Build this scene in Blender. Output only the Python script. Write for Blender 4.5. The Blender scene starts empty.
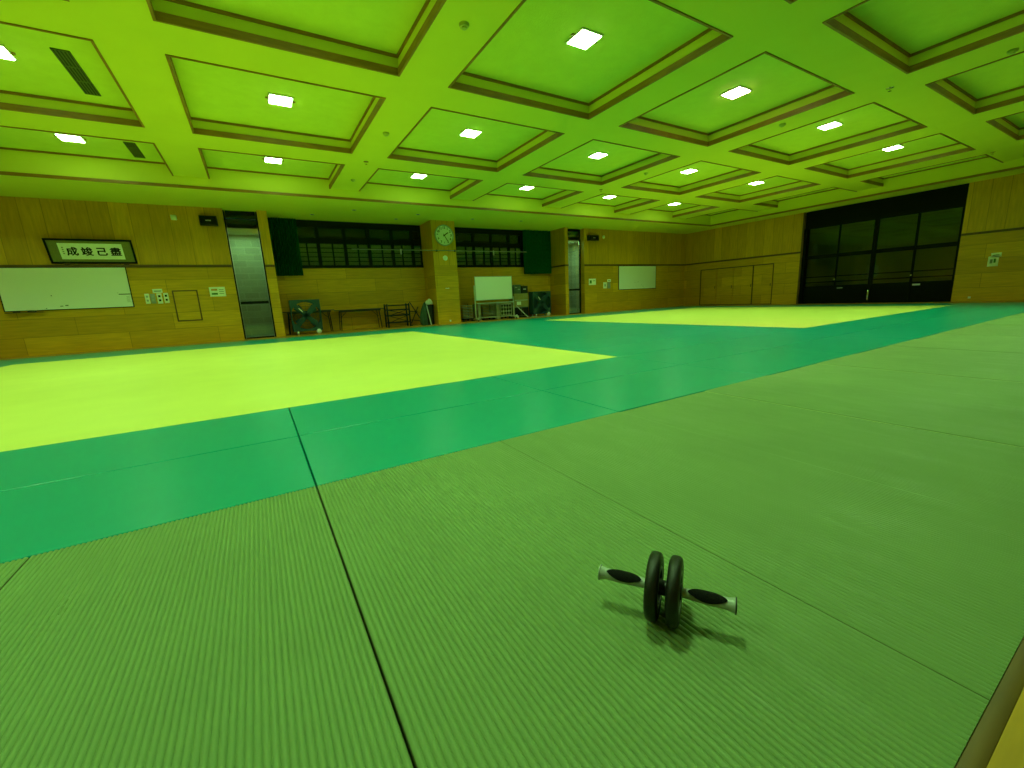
import bpy, bmesh, math, random
from mathutils import Vector, Matrix
random.seed(4)
SC = bpy.context.scene
COL = SC.collection
PI = math.pi
ORD = ['first', 'second', 'third', 'fourth', 'fifth', 'sixth', 'seventh', 'eighth', 'ninth', 'tenth', 'eleventh',
       'twelfth', 'thirteenth', 'fourteenth', 'fifteenth', 'sixteenth', 'seventeenth', 'eighteenth', 'nineteenth',
       'twentieth', 'twenty-first', 'twenty-second', 'twenty-third', 'twenty-fourth', 'twenty-fifth', 'twenty-sixth']

# ------------------------------------------------------------------ camera (metres; x right-far, y left-far, z up)
FPX = 416.665
YAW, PITCH, ROLL = math.radians(30.767), math.radians(11.539), math.radians(2.832)
EYE = Vector((0, 0, 0.75))
fw = Vector((math.sin(YAW) * math.cos(PITCH), math.cos(YAW) * math.cos(PITCH), -math.sin(PITCH)))
r0 = Vector((math.cos(YAW), -math.sin(YAW), 0))
d0 = fw.cross(r0)
rt = math.cos(ROLL) * r0 + math.sin(ROLL) * d0
dn = -math.sin(ROLL) * r0 + math.cos(ROLL) * d0
cam = bpy.data.cameras.new('camera')
cam.sensor_width = 36
cam.lens = FPX / 1024 * 36
cam.clip_start = 0.02
camo = bpy.data.objects.new('camera', cam)
COL.objects.link(camo)
camo.matrix_world = Matrix(((rt.x, -dn.x, -fw.x, EYE.x), (rt.y, -dn.y, -fw.y, EYE.y), (rt.z, -dn.z, -fw.z, EYE.z), (0, 0, 0, 1)))
SC.camera = camo


def ray(px, py):
    return rt * ((px - 512) / FPX) + dn * ((py - 384) / FPX) + fw


def ony(px, py, Y):
    """point of the plane y = Y seen at a photo position -> (x, z)"""
    d = ray(px, py)
    t = Y / d.y
    return d.x * t, EYE.z + d.z * t


def onx(px, py, X):
    d = ray(px, py)
    t = X / d.x
    return d.y * t, EYE.z + d.z * t


def onz(px, py, Z):
    d = ray(px, py)
    t = (Z - EYE.z) / d.z
    return d.x * t, d.y * t


# ------------------------------------------------------------------ materials
def newmat(name):
    m = bpy.data.materials.new(name)
    m.use_nodes = True
    nt = m.node_tree
    return m, nt, nt.nodes['Principled BSDF']


def mat(name, col, rough=0.5, metal=0.0, spec=0.5, var=0.0, scale=8.0, bump=0.0, bscale=60.0, stretch=None):
    m, nt, b = newmat(name)
    b.inputs['Base Color'].default_value = (*col, 1)
    b.inputs['Roughness'].default_value = rough
    b.inputs['Metallic'].default_value = metal
    b.inputs['Specular IOR Level'].default_value = spec
    tc = nt.nodes.new('ShaderNodeTexCoord')
    vec = tc.outputs['Object']
    if stretch:
        mp = nt.nodes.new('ShaderNodeMapping')
        mp.inputs['Scale'].default_value = stretch
        nt.links.new(vec, mp.inputs['Vector'])
        vec = mp.outputs['Vector']
    if var:
        n = nt.nodes.new('ShaderNodeTexNoise')
        n.inputs['Scale'].default_value = scale
        n.inputs['Detail'].default_value = 4
        nt.links.new(vec, n.inputs['Vector'])
        mr = nt.nodes.new('ShaderNodeMapRange')
        mr.inputs['From Min'].default_value = 0.3
        mr.inputs['From Max'].default_value = 0.7
        mr.inputs['To Min'].default_value = 1 - var
        mr.inputs['To Max'].default_value = 1 + var
        nt.links.new(n.outputs['Fac'], mr.inputs['Value'])
        hs = nt.nodes.new('ShaderNodeHueSaturation')
        hs.inputs['Color'].default_value = (*col, 1)
        nt.links.new(mr.outputs['Result'], hs.inputs['Value'])
        nt.links.new(hs.outputs['Color'], b.inputs['Base Color'])
    if bump:
        n2 = nt.nodes.new('ShaderNodeTexNoise')
        n2.inputs['Scale'].default_value = bscale
        n2.inputs['Detail'].default_value = 3
        nt.links.new(vec, n2.inputs['Vector'])
        bp = nt.nodes.new('ShaderNodeBump')
        bp.inputs['Strength'].default_value = bump
        bp.inputs['Distance'].default_value = 0.01
        nt.links.new(n2.outputs['Fac'], bp.inputs['Height'])
        nt.links.new(bp.outputs['Normal'], b.inputs['Normal'])
    return m


def emit_mat(name, col, strength):
    m, nt, b = newmat(name)
    b.inputs['Base Color'].default_value = (0.8, 0.8, 0.8, 1)
    b.inputs['Emission Color'].default_value = (*col, 1)
    b.inputs['Emission Strength'].default_value = strength
    return m


def wood_wall(name, base, dark):
    """veneer panelling: upright boards above the rail, lying boards below it"""
    m, nt, b = newmat(name)
    N, L = nt.nodes, nt.links
    geo = N.new('ShaderNodeNewGeometry')
    sp = N.new('ShaderNodeSeparateXYZ')
    L.new(geo.outputs['Position'], sp.inputs[0])
    sn = N.new('ShaderNodeSeparateXYZ')
    L.new(geo.outputs['True Normal'], sn.inputs[0])
    ab = N.new('ShaderNodeMath'); ab.operation = 'ABSOLUTE'
    L.new(sn.outputs['X'], ab.inputs[0])
    gt = N.new('ShaderNodeMath'); gt.operation = 'GREATER_THAN'; gt.inputs[1].default_value = 0.5
    L.new(ab.outputs[0], gt.inputs[0])
    mx = N.new('ShaderNodeMix')                       # u = y on side faces, else x
    L.new(gt.outputs[0], mx.inputs['Factor']); L.new(sp.outputs['X'], mx.inputs['A']); L.new(sp.outputs['Y'], mx.inputs['B'])
    u, z = mx.outputs['Result'], sp.outputs['Z']

    def brick(a, bb, w, h, off):
        c = N.new('ShaderNodeCombineXYZ'); L.new(a, c.inputs[0]); L.new(bb, c.inputs[1])
        br = N.new('ShaderNodeTexBrick')
        br.offset = off
        br.inputs['Scale'].default_value = 1
        br.inputs['Brick Width'].default_value = w
        br.inputs['Row Height'].default_value = h
        br.inputs['Mortar Size'].default_value = 0.006
        br.inputs['Mortar Smooth'].default_value = 0.2
        br.inputs['Bias'].default_value = -0.05
        br.inputs['Color1'].default_value = (*base, 1)
        br.inputs['Color2'].default_value = (base[0] * .78, base[1] * .76, base[2] * .75, 1)
        br.inputs['Mortar'].default_value = (*dark, 1)
        L.new(c.outputs[0], br.inputs['Vector'])
        return br.outputs['Color']
    low = brick(u, z, 1.82, 0.412, 0.5)
    up = brick(z, u, 4.0, 0.372, 0.0)
    sel = N.new('ShaderNodeMath'); sel.operation = 'GREATER_THAN'; sel.inputs[1].default_value = 1.984
    L.new(z, sel.inputs[0])
    mc = N.new('ShaderNodeMix'); mc.data_type = 'RGBA'
    L.new(sel.outputs[0], mc.inputs['Factor']); L.new(low, mc.inputs['A']); L.new(up, mc.inputs['B'])
    # grain: streaks along the board
    cg = N.new('ShaderNodeCombineXYZ')
    mu = N.new('ShaderNodeMix')
    L.new(sel.outputs[0], mu.inputs['Factor'])
    s1 = N.new('ShaderNodeMath'); s1.operation = 'MULTIPLY'; s1.inputs[1].default_value = 1.3; L.new(u, s1.inputs[0])
    s2 = N.new('ShaderNodeMath'); s2.operation = 'MULTIPLY'; s2.inputs[1].default_value = 14; L.new(u, s2.inputs[0])
    L.new(s1.outputs[0], mu.inputs['A']); L.new(s2.outputs[0], mu.inputs['B'])
    mz = N.new('ShaderNodeMix')
    L.new(sel.outputs[0], mz.inputs['Factor'])
    s3 = N.new('ShaderNodeMath'); s3.operation = 'MULTIPLY'; s3.inputs[1].default_value = 14; L.new(z, s3.inputs[0])
    s4 = N.new('ShaderNodeMath'); s4.operation = 'MULTIPLY'; s4.inputs[1].default_value = 1.3; L.new(z, s4.inputs[0])
    L.new(s3.outputs[0], mz.inputs['A']); L.new(s4.outputs[0], mz.inputs['B'])
    L.new(mu.outputs['Result'], cg.inputs[0]); L.new(mz.outputs['Result'], cg.inputs[1])
    nz = N.new('ShaderNodeTexNoise'); nz.inputs['Scale'].default_value = 1.6; nz.inputs['Detail'].default_value = 6
    L.new(cg.outputs[0], nz.inputs['Vector'])
    mr = N.new('ShaderNodeMapRange')
    mr.inputs['From Min'].default_value = .3; mr.inputs['From Max'].default_value = .7
    mr.inputs['To Min'].default_value = .86; mr.inputs['To Max'].default_value = 1.1
    L.new(nz.outputs['Fac'], mr.inputs['Value'])
    hs = N.new('ShaderNodeHueSaturation')
    L.new(mc.outputs['Result'], hs.inputs['Color']); L.new(mr.outputs['Result'], hs.inputs['Value'])
    L.new(hs.outputs['Color'], b.inputs['Base Color'])
    b.inputs['Roughness'].default_value = 0.5
    b.inputs['Specular IOR Level'].default_value = 0.3
    return m


def mat_vinyl(name, col, r1, r2, nscale, stretch=(1, 1, 1), spec=0.5, var=0.06, bump=0.0, bscale=300):
    """mat covering with patches worn smooth"""
    m, nt, b = newmat(name)
    N, L = nt.nodes, nt.links
    geo = N.new('ShaderNodeNewGeometry')
    mp = N.new('ShaderNodeMapping'); mp.inputs['Scale'].default_value = stretch
    L.new(geo.outputs['Position'], mp.inputs['Vector'])
    n = N.new('ShaderNodeTexNoise'); n.inputs['Scale'].default_value = nscale; n.inputs['Detail'].default_value = 5
    n.inputs['Roughness'].default_value = .6
    L.new(mp.outputs[0], n.inputs['Vector'])
    mr = N.new('ShaderNodeMapRange')
    mr.inputs['From Min'].default_value = .44; mr.inputs['From Max'].default_value = .74
    mr.inputs['To Min'].default_value = r2; mr.inputs['To Max'].default_value = r1
    L.new(n.outputs['Fac'], mr.inputs['Value']); L.new(mr.outputs[0], b.inputs['Roughness'])
    n2 = N.new('ShaderNodeTexNoise'); n2.inputs['Scale'].default_value = 2.2; n2.inputs['Detail'].default_value = 5
    L.new(geo.outputs['Position'], n2.inputs['Vector'])
    mv = N.new('ShaderNodeMapRange')
    mv.inputs['From Min'].default_value = .3; mv.inputs['From Max'].default_value = .7
    mv.inputs['To Min'].default_value = 1 - var; mv.inputs['To Max'].default_value = 1 + var
    L.new(n2.outputs['Fac'], mv.inputs['Value'])
    hs = N.new('ShaderNodeHueSaturation'); hs.inputs['Color'].default_value = (*col, 1)
    L.new(mv.outputs[0], hs.inputs['Value']); L.new(hs.outputs[0], b.inputs['Base Color'])
    b.inputs['Specular IOR Level'].default_value = spec
    if bump:
        n3 = N.new('ShaderNodeTexNoise'); n3.inputs['Scale'].default_value = bscale
        L.new(geo.outputs['Position'], n3.inputs['Vector'])
        bp = N.new('ShaderNodeBump'); bp.inputs['Strength'].default_value = bump; bp.inputs['Distance'].default_value = .004
        L.new(n3.outputs['Fac'], bp.inputs['Height']); L.new(bp.outputs[0], b.inputs['Normal'])
    return m


def glass_mat(name, tint=(1, 1, 1), rough=0.02):
    """thin flat pane: clear through, mirror at the glance"""
    m = bpy.data.materials.new(name)
    m.use_nodes = True
    nt = m.node_tree
    nt.nodes.remove(nt.nodes['Principled BSDF'])
    out = nt.nodes['Material Output']
    tr = nt.nodes.new('ShaderNodeBsdfTransparent'); tr.inputs['Color'].default_value = (*tint, 1)
    gl = nt.nodes.new('ShaderNodeBsdfGlossy'); gl.inputs['Roughness'].default_value = rough
    fr = nt.nodes.new('ShaderNodeFresnel'); fr.inputs['IOR'].default_value = 1.5
    mx = nt.nodes.new('ShaderNodeMixShader')
    nt.links.new(fr.outputs[0], mx.inputs[0]); nt.links.new(tr.outputs[0], mx.inputs[1]); nt.links.new(gl.outputs[0], mx.inputs[2])
    nt.links.new(mx.outputs[0], out.inputs['Surface'])
    return m


def block_mat(name):
    m, nt, b = newmat(name)
    N, L = nt.nodes, nt.links
    geo = N.new('ShaderNodeNewGeometry')
    sp = N.new('ShaderNodeSeparateXYZ'); L.new(geo.outputs['Position'], sp.inputs[0])
    c = N.new('ShaderNodeCombineXYZ'); L.new(sp.outputs['X'], c.inputs[0]); L.new(sp.outputs['Z'], c.inputs[1])
    br = N.new('ShaderNodeTexBrick')
    br.inputs['Scale'].default_value = 1; br.inputs['Brick Width'].default_value = .39; br.inputs['Row Height'].default_value = .19
    br.inputs['Mortar Size'].default_value = .012
    br.inputs['Color1'].default_value = (.5, .5, .46, 1); br.inputs['Color2'].default_value = (.42, .42, .39, 1); br.inputs['Mortar'].default_value = (.54, .54, .50, 1)
    L.new(c.outputs[0], br.inputs['Vector']); L.new(br.outputs['Color'], b.inputs['Base Color'])
    b.inputs['Roughness'].default_value = .9
    return m


M = {}
M['beam'] = mat('ceiling_paint', (.78, .77, .085), .75, spec=.2, var=.02, scale=2, bump=.15, bscale=160)
M['panel'] = mat('ceiling_panel_plaster', (.74, .83, .12), .9, spec=.15, var=.03, scale=6, bump=.6, bscale=90)
M['trimwood'] = mat('dark_trim_wood', (.32, .15, .010), .5, var=.2, scale=5, stretch=(1, 1, 6))
M['wall'] = wood_wall('veneer_wall', (.74, .38, .010), (.42, .2, .005))
M['rail'] = mat('rail_wood', (.13, .055, .005), .5, var=.15, scale=4)
M['floorwood'] = mat('floor_wood', (.52, .26, .01), .45, var=.2, scale=3, stretch=(1, 9, 1))
M['edgewood'] = mat('edge_wood', (.13, .06, .004), .5, var=.25, scale=4, stretch=(1, 9, 1))
M['straw'] = mat_vinyl('straw_mat', (.19, .285, .108), .24, .56, 5, (3.0, .6, 1), spec=.17, var=.05)
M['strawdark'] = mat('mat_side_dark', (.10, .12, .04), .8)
M['strawhighlight'] = mat('mat_side_highlight', (.45, .56, .26), .8)  # lightened side colour paints the edge highlights along the far seams
M['green'] = mat_vinyl('green_vinyl', (.0, .30, .235), .28, .30, 1.2, spec=.24, var=.03)
M['yellow'] = mat_vinyl('yellow_vinyl', (.70, .70, .15), .38, .40, 1.5, spec=.4, var=.03)
M['darkframe'] = mat('dark_bronze_frame', (.008, .008, .006), .6, spec=.15)
M['blackframe'] = mat('black_lacquer', (.004, .004, .003), .6, spec=.12)
M['glass'] = glass_mat('window_glass', (.82, .9, .86), .03)
M['lobby'] = mat('lobby_wall_paint', (.20, .17, .03), .8)
M['pane_slats'] = mat('pale_slats', (.26, .25, .15), .6)
M['detector'] = mat('detector_shell', (.5, .52, .10), .5)
M['seam'] = mat('dark_door_seam', (.06, .028, .003), .7)
M['night'] = mat('night_void', (.004, .006, .005), 1)
M['curtain'] = mat('dark_green_curtain', (.008, .085, .028), .9, spec=.1, var=.2, scale=10)
M['wb'] = mat('whiteboard_enamel', (.90, .90, .88), .3)
M['alu'] = mat('aluminium', (.5, .5, .48), .35, metal=.9)
M['paper'] = mat('paper', (.88, .88, .78), .9, spec=.1, var=.03, scale=20)
M['matboard'] = mat('olive_silk_mount', (.22, .21, .06), .9, var=.15, scale=60)
M['ink'] = mat('black_ink', (.012, .012, .01), .8)
M['grayink'] = mat('faded_ink', (.22, .22, .18), .8)
M['orange'] = mat('orange_print', (.62, .26, .02), .8)
M['greenprint'] = mat('green_print', (.06, .18, .03), .8)
M['plate'] = mat('cream_plastic', (.88, .86, .72), .4)
M['greyplate'] = mat('brushed_plate', (.34, .36, .32), .4, metal=.5)
M['black'] = mat('black_plastic', (.010, .010, .010), .45)
M['rubber'] = mat('black_rubber', (.007, .0075, .007), .4, spec=.4, var=.15, scale=40, bump=.15, bscale=400)
M['grip'] = mat('black_foam_grip', (.006, .006, .006), .8, spec=.15, bump=.5, bscale=500)
M['greyplastic'] = mat('grey_plastic', (.36, .40, .38), .35)
M['chrome'] = mat('chrome', (.7, .7, .68), .2, metal=1)
M['fanblue'] = mat('blue_grey_enamel', (.02, .075, .075), .45, metal=.1, var=.1)
M['fandark'] = mat('dark_blue_enamel', (.022, .07, .07), .5)
M['white'] = mat('white_plastic', (.75, .77, .72), .4)
M['tabletop'] = mat('dark_table_laminate', (.03, .02, .010), .4, var=.2)
M['tableleg'] = mat('black_steel', (.012, .012, .011), .45, metal=.4)
M['cloth'] = mat('white_cloth', (.72, .75, .70), .95, bump=.4, bscale=40)
M['canvas'] = mat('grey_green_canvas', (.045, .09, .05), .95, var=.25, scale=9, bump=.5, bscale=30)
M['chairgrey'] = mat('grey_steel_chair', (.26, .26, .2), .5, metal=.1, var=.1)
M['palesteel'] = mat('pale_steel', (.46, .48, .36), .45, metal=.2, var=.12)
M['card'] = mat('brown_cardboard', (.34, .27, .10), .9, var=.15, scale=6)
M['greybox'] = mat('grey_plastic_case', (.09, .13, .09), .6, var=.25, scale=6)
M['clockface'] = mat('clock_face', (.9, .9, .8), .5)
M['block'] = block_mat('concrete_block')
M['ventdark'] = mat('vent_shadow', (.035, .045, .01), .8)
M['ventslat'] = mat('vent_slat', (.10, .13, .03), .6)
LAMP = (.5, 1.0, .36)
M['lamp'] = emit_mat('lamp_diffuser', LAMP, 40)
M['lampwarm'] = emit_mat('lamp_diffuser_warm', (1.0, .80, .58), 52)
M['lampframe'] = mat('lamp_frame', (.5, .5, .45), .5)


# ------------------------------------------------------------------ mesh builder
class MB:
    def __init__(self):
        self.bm = bmesh.new()
        self.mi = 0

    def _fin(self, faces):
        for f in faces:
            f.material_index = self.mi
        return self

    def face(self, pts):
        vs = [self.bm.verts.new(p) for p in pts]
        f = self.bm.faces.new(vs)
        f.material_index = self.mi
        return self

    def box(self, x0, x1, y0, y1, z0, z1, bev=0.0, seg=2, mtx=None):
        r = bmesh.ops.create_cube(self.bm, size=1)
        vs = r['verts']
        for v in vs:
            v.co = Vector((x0 + (v.co.x + .5) * (x1 - x0), y0 + (v.co.y + .5) * (y1 - y0), z0 + (v.co.z + .5) * (z1 - z0)))
        fs = set(f for v in vs for f in v.link_faces)
        if bev:
            es = list(set(e for v in vs for e in v.link_edges))
            g = bmesh.ops.bevel(self.bm, geom=es, offset=bev, segments=seg, affect='EDGES', profile=.5)
            fs = set(g['faces']) | set(f for f in fs if f.is_valid)
            vs = list(set(v for f in fs for v in f.verts))
        if mtx:
            for v in vs:
                v.co = mtx @ v.co
        return self._fin(fs)

    def bar(self, a, b, w, t, up=(0, 0, 1), bev=0.0):
        """box from a to b, w wide, t thick"""
        a, b = Vector(a), Vector(b)
        d = b - a
        L = d.length
        d.normalize()
        up = Vector(up)
        if abs(d.dot(up)) > .98:
            up = Vector((0, 1, 0))
        s = d.cross(up).normalized()
        u = s.cross(d)
        m = Matrix(((d.x, s.x, u.x, a.x), (d.y, s.y, u.y, a.y), (d.z, s.z, u.z, a.z), (0, 0, 0, 1)))
        return self.box(0, L, -w / 2, w / 2, -t / 2, t / 2, bev, mtx=m)

    def tube(self, pts, r, n=12, cap=True):
        pts = [Vector(p) for p in pts]
        if not hasattr(r, '__len__'):
            r = [r] * len(pts)
        rings = []
        prev = None
        for i, p in enumerate(pts):
            if i == 0:
                d = pts[1] - p
            elif i == len(pts) - 1:
                d = p - pts[i - 1]
            else:
                d = (pts[i + 1] - p).normalized() + (p - pts[i - 1]).normalized()
            d.normalize()
            if prev is None:
                s = d.orthogonal().normalized()
            else:
                s = (prev - d * prev.dot(d)).normalized()
            prev = s
            u = d.cross(s)
            rings.append([self.bm.verts.new(p + r[i] * (math.cos(2 * PI * k / n) * s + math.sin(2 * PI * k / n) * u)) for k in range(n)])
        fs = []
        for A, B in zip(rings, rings[1:]):
            for k in range(n):
                fs.append(self.bm.faces.new((A[k], A[(k + 1) % n], B[(k + 1) % n], B[k])))
        if cap:
            fs.append(self.bm.faces.new(rings[0][::-1]))
            fs.append(self.bm.faces.new(rings[-1]))
        return self._fin(fs)

    def lathe(self, prof, o=(0, 0, 0), axis='z', n=32, closed=False):
        """prof: (radius, height) list turned about the axis through o"""
        o = Vector(o)

        def P(r, h, a):
            c, s = r * math.cos(a), r * math.sin(a)
            return o + {'z': Vector((c, s, h)), 'y': Vector((c, h, s)), 'x': Vector((h, c, s))}[axis]
        rings = []
        for r, h in prof:
            if r < 1e-6:
                rings.append([self.bm.verts.new(P(0, h, 0))])
            else:
                rings.append([self.bm.verts.new(P(r, h, 2 * PI * k / n)) for k in range(n)])
        fs = []
        prs = list(zip(rings, rings[1:]))
        if closed:
            prs.append((rings[-1], rings[0]))
        for A, B in prs:
            for k in range(n):
                a, b = A[k % len(A)], A[(k + 1) % len(A)]
                c, d = B[(k + 1) % len(B)], B[k % len(B)]
                q = []
                for v in (a, b, c, d):
                    if v not in q:
                        q.append(v)
                if len(q) > 2:
                    fs.append(self.bm.faces.new(q))
        return self._fin(fs)

    def prism(self, poly, y0, y1, plane='xz'):
        """closed outline in a plane, extruded between y0 and y1 along the third axis"""
        def P(a, b, c):
            return {'xz': (a, c, b), 'yz': (c, a, b), 'xy': (a, b, c)}[plane]
        A = [self.bm.verts.new(P(a, b, y0)) for a, b in poly]
        B = [self.bm.verts.new(P(a, b, y1)) for a, b in poly]
        n = len(poly)
        fs = [self.bm.faces.new(A), self.bm.faces.new(B[::-1])]
        for k in range(n):
            fs.append(self.bm.faces.new((A[k], B[k], B[(k + 1) % n], A[(k + 1) % n])))
        return self._fin(fs)

    def frame(self, x0, x1, z0, z1, y0, y1, w, bev=0.0):
        """rectangular ring in the xz plane, four mitreless bars"""
        self.box(x0, x1, y0, y1, z1 - w, z1, bev)
        self.box(x0, x1, y0, y1, z0, z0 + w, bev)
        self.box(x0, x0 + w, y0, y1, z0 + w, z1 - w, bev)
        self.box(x1 - w, x1, y0, y1, z0 + w, z1 - w, bev)
        return self

    def build(self, name, mats, parent=None, smooth=True, loc=None):
        bmesh.ops.recalc_face_normals(self.bm, faces=self.bm.faces[:])
        me = bpy.data.meshes.new(name)
        self.bm.to_mesh(me)
        self.bm.free()
        for m in (mats if isinstance(mats, (list, tuple)) else [mats]):
            me.materials.append(m)
        if smooth:
            me.polygons.foreach_set('use_smooth', [True] * len(me.polygons))
            me.set_sharp_from_angle(angle=math.radians(38))
        o = bpy.data.objects.new(name, me)
        COL.objects.link(o)
        if parent:
            o.parent = parent
        if loc:
            o.location = loc
        return o


def tag(o, label, cat, group=None):
    o['label'] = label
    o['category'] = cat
    if group:
        o['group'] = group
    return o


def thing(name, label, cat, loc=(0, 0, 0), rz=0.0, group=None):
    o = bpy.data.objects.new(name, None)
    COL.objects.link(o)
    o.location = loc
    o.rotation_euler = (0, 0, rz)
    o.empty_display_size = .1
    return tag(o, label, cat, group)


def struct(o):
    o['kind'] = 'structure'
    return o


def dup(root, loc, rz=None, label=None, group=None):
    def cp(o, p):
        c = o.copy()
        COL.objects.link(c)
        if p:
            c.parent = p
        for ch in kids.get(o, ()):
            cp(ch, c)
        return c
    kids = {}
    for o in COL.objects:
        if o.parent:
            kids.setdefault(o.parent, []).append(o)
    r = cp(root, None)
    r.location = loc
    if rz is not None:
        r.rotation_euler = (0, 0, rz)
    if label:
        r['label'] = label
    if group:
        r['group'] = group
    return r


# ------------------------------------------------------------------ room
W, XR, RY = 13.81, 18.51, 14.86          # back wall front face, right wall face, recess back
HS, HC, HP = 3.438, 3.67, 3.905          # soffit, beam underside, coffer panel
ZR = 1.984                               # rail height
XL, YN = -7.65, -3.05                    # left wall, near wall
Y0F, X7R = 11.858, 17.546                # inner edge of the soffit

D1L, D1R = ony(232.5, 270, W)[0], ony(266, 270, W)[0]
P1R = ony(275.5, 270, W)[0]
CL, CR = ony(434.5, 270, W)[0], ony(457.5, 270, W)[0]
P2L, P2R, D2R = 11.0, 11.17, 12.02
SILL1, WTOP = 2.0, HS

# floor: wooden surround flush with the mats, pit under the mats
MX0, MX1, MY0, MY1 = -5.85, 17.53, 0.1, 13.15
b = MB()
b.face([(XL, YN, 0), (XR, YN, 0), (XR, MY0 - .025, 0), (XL, MY0 - .025, 0)])
b.face([(XL, MY1, 0), (XR, MY1, 0), (XR, RY, 0), (XL, RY, 0)])
b.face([(XL, MY0, 0), (MX0, MY0, 0), (MX0, MY1, 0), (XL, MY1, 0)])
b.face([(MX1, MY0, 0), (XR, MY0, 0), (XR, MY1, 0), (MX1, MY1, 0)])
b.face([(MX0, MY0 - .02, -.05), (MX1, MY0 - .02, -.05), (MX1, MY1, -.05), (MX0, MY1, -.05)])
struct(b.build('floor', M['floorwood'], smooth=False))
b = MB().box(XL, XR, MY0 - .025, MY0 + .0014, -.05, -.002, .002)
struct(b.build('trim_edge', M['edgewood']))

# back wall: slabs either side of the doors, pillar, recess backs
TH = .12
b = MB()
b.box(XL - .2, D1L, W, W + .35, 0, HS + .02)
b.box(D1R, P1R, W, RY + .2, 0, HS + .02)
b.box(P1R, CL, RY, RY + .2, 0, SILL1)
b.box(CL, CR, W, RY + .2, 0, HS + .02)
b.box(CR, P2L, RY, RY + .2, 0, SILL1)
b.box(P2L, P2R, W, RY + .2, 0, HS + .02)
b.box(D2R, XR + .2, W, W + .35, 0, HS + .02)
struct(b.build('wall_back', M['wall'], smooth=False))

DKL, DKR = 8.53, 4.2          # dark doors along the right wall (y)
b = MB()
b.box(XR, XR + .2, 12.89, W + .2, 0, HS + .02)
b.box(XR, XR + .2, 9.56, 12.89, 1.66, HS + .02)
b.box(XR + .05, XR + .2, 9.56, 12.89, 0, 1.66)
b.box(XR, XR + .2, DKL, 9.56, 0, HS + .02)
b.box(XR, XR + .2, YN, DKR, 0, HS + .02)
struct(b.build('wall_right', M['wall'], smooth=False))
struct(MB().box(XL - .2, XL, YN, W + .2, 0, HP).build('wall_left', M['wall'], smooth=False))
struct(MB().box(XL - .2, XR + .2, YN - .2, YN, 0, HP).build('wall_front', M['wall'], smooth=False))

# dark rail round the walls
b = MB()
for x0, x1 in ((XL, D1L), (D1R, P1R), (P2L, P2R), (D2R, XR)):
    b.box(x0, x1, W - .025, W, ZR - .038, ZR + .028, .004)
b.box(P2L - .018, P2L, W, RY, ZR - .035, ZR + .025, .004)
struct(b.build('trim_back', M['rail']))
b = MB()
for y0, y1 in ((DKL + .06, W - .018), (YN, DKR)):
    b.box(XR - .025, XR, y0, y1, ZR - .038, ZR + .028, .004)
struct(b.build('trim_right', M['rail']))

# ceiling
COLS = [(-6.9, -4.37), (-3.6, -1.055), (-.45, 2.054), (2.735, 5.307), (6.004, 8.565), (9.302, 11.817), (12.59, 15.05), (15.892, X7R)]
ROWS = [(9.825, Y0F), (6.593, 9.092), (3.397, 5.933), (.2, 2.77), (-2.9, -.43)]
b = MB()
xs = sorted(set([XL, X7R] + [v for c in COLS for v in c]))
ys = sorted(set([YN, Y0F] + [v for c in ROWS for v in c]))
for xa, xb in zip(xs, xs[1:]):
    for ya, yb in zip(ys, ys[1:]):
        cx, cy = (xa + xb) / 2, (ya + yb) / 2
        hole = any(c[0] < cx < c[1] for c in COLS) and any(r[0] < cy < r[1] for r in ROWS)
        if not hole:
            b.mi = 0
            b.face([(xa, ya, HC), (xb, ya, HC), (xb, yb, HC), (xa, yb, HC)])
        else:
            b.mi = 1
            b.face([(xa, ya, HP), (xb, ya, HP), (xb, yb, HP), (xa, yb, HP)])
            b.mi = 0
            b.face([(xa, ya, HC), (xb, ya, HC), (xb, ya, HP), (xa, ya, HP)])
            b.face([(xa, yb, HC), (xb, yb, HC), (xb, yb, HP), (xa, yb, HP)])
            b.face([(xa, ya, HC), (xa, yb, HC), (xa, yb, HP), (xa, ya, HP)])
            b.face([(xb, ya, HC), (xb, yb, HC), (xb, yb, HP), (xb, ya, HP)])
b.mi = 0
b.face([(XL, Y0F, HS), (X7R, Y0F, HS), (X7R, Y0F, HC), (XL, Y0F, HC)])
b.face([(X7R, YN, HS), (X7R, Y0F, HS), (X7R, Y0F, HC), (X7R, YN, HC)])
b.face([(XL, Y0F, HS), (X7R, Y0F, HS), (X7R, RY + .2, HS), (XL, RY + .2, HS)])
b.face([(X7R, YN, HS), (XR, YN, HS), (XR, RY + .2, HS), (X7R, RY + .2, HS)])
me = b
o = me.build('ceiling', [M['beam'], M['panel']], smooth=False)
struct(o)
struct(MB().box(XL - .3, XR + .3, YN - .3, RY + 2.2, HP + .02, HP + .1).build('ceiling_slab', M['night'], smooth=False))

# coffer mouldings
b2 = MB().box(XL, X7R - .025, Y0F - .022, Y0F - .001, HS - .012, HS + .05, .003)
struct(b2.build('trim_soffit', M['trimwood']))
b2 = MB().box(X7R - .022, X7R - .001, YN, Y0F, HS - .012, HS + .05, .003)
struct(b2.build('trim_side', M['trimwood']))
k = 0
for ci, (xa, xb) in enumerate(COLS):
    for ri, (ya, yb) in enumerate(ROWS):
        k += 1
        b = MB()
        for z0, z1, t in ((HC - .012, HC + .075, .026), (HP - .035, HP - .001, .02)):
            low = z0 < HC
            b.box(xa, xb, ya, ya + t, z0, z1)
            b.box(xa, xa + t, ya + t, yb, z0, z1)
            if not (low and xb == X7R):
                b.box(xb - t, xb, ya + t, yb, z0, z1)
            if not (low and yb == Y0F):
                b.box(xa + t, xb - t, yb - t, yb, z0, z1)
        struct(b.build('trim_%d' % k, M['trimwood'], smooth=False))

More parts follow.
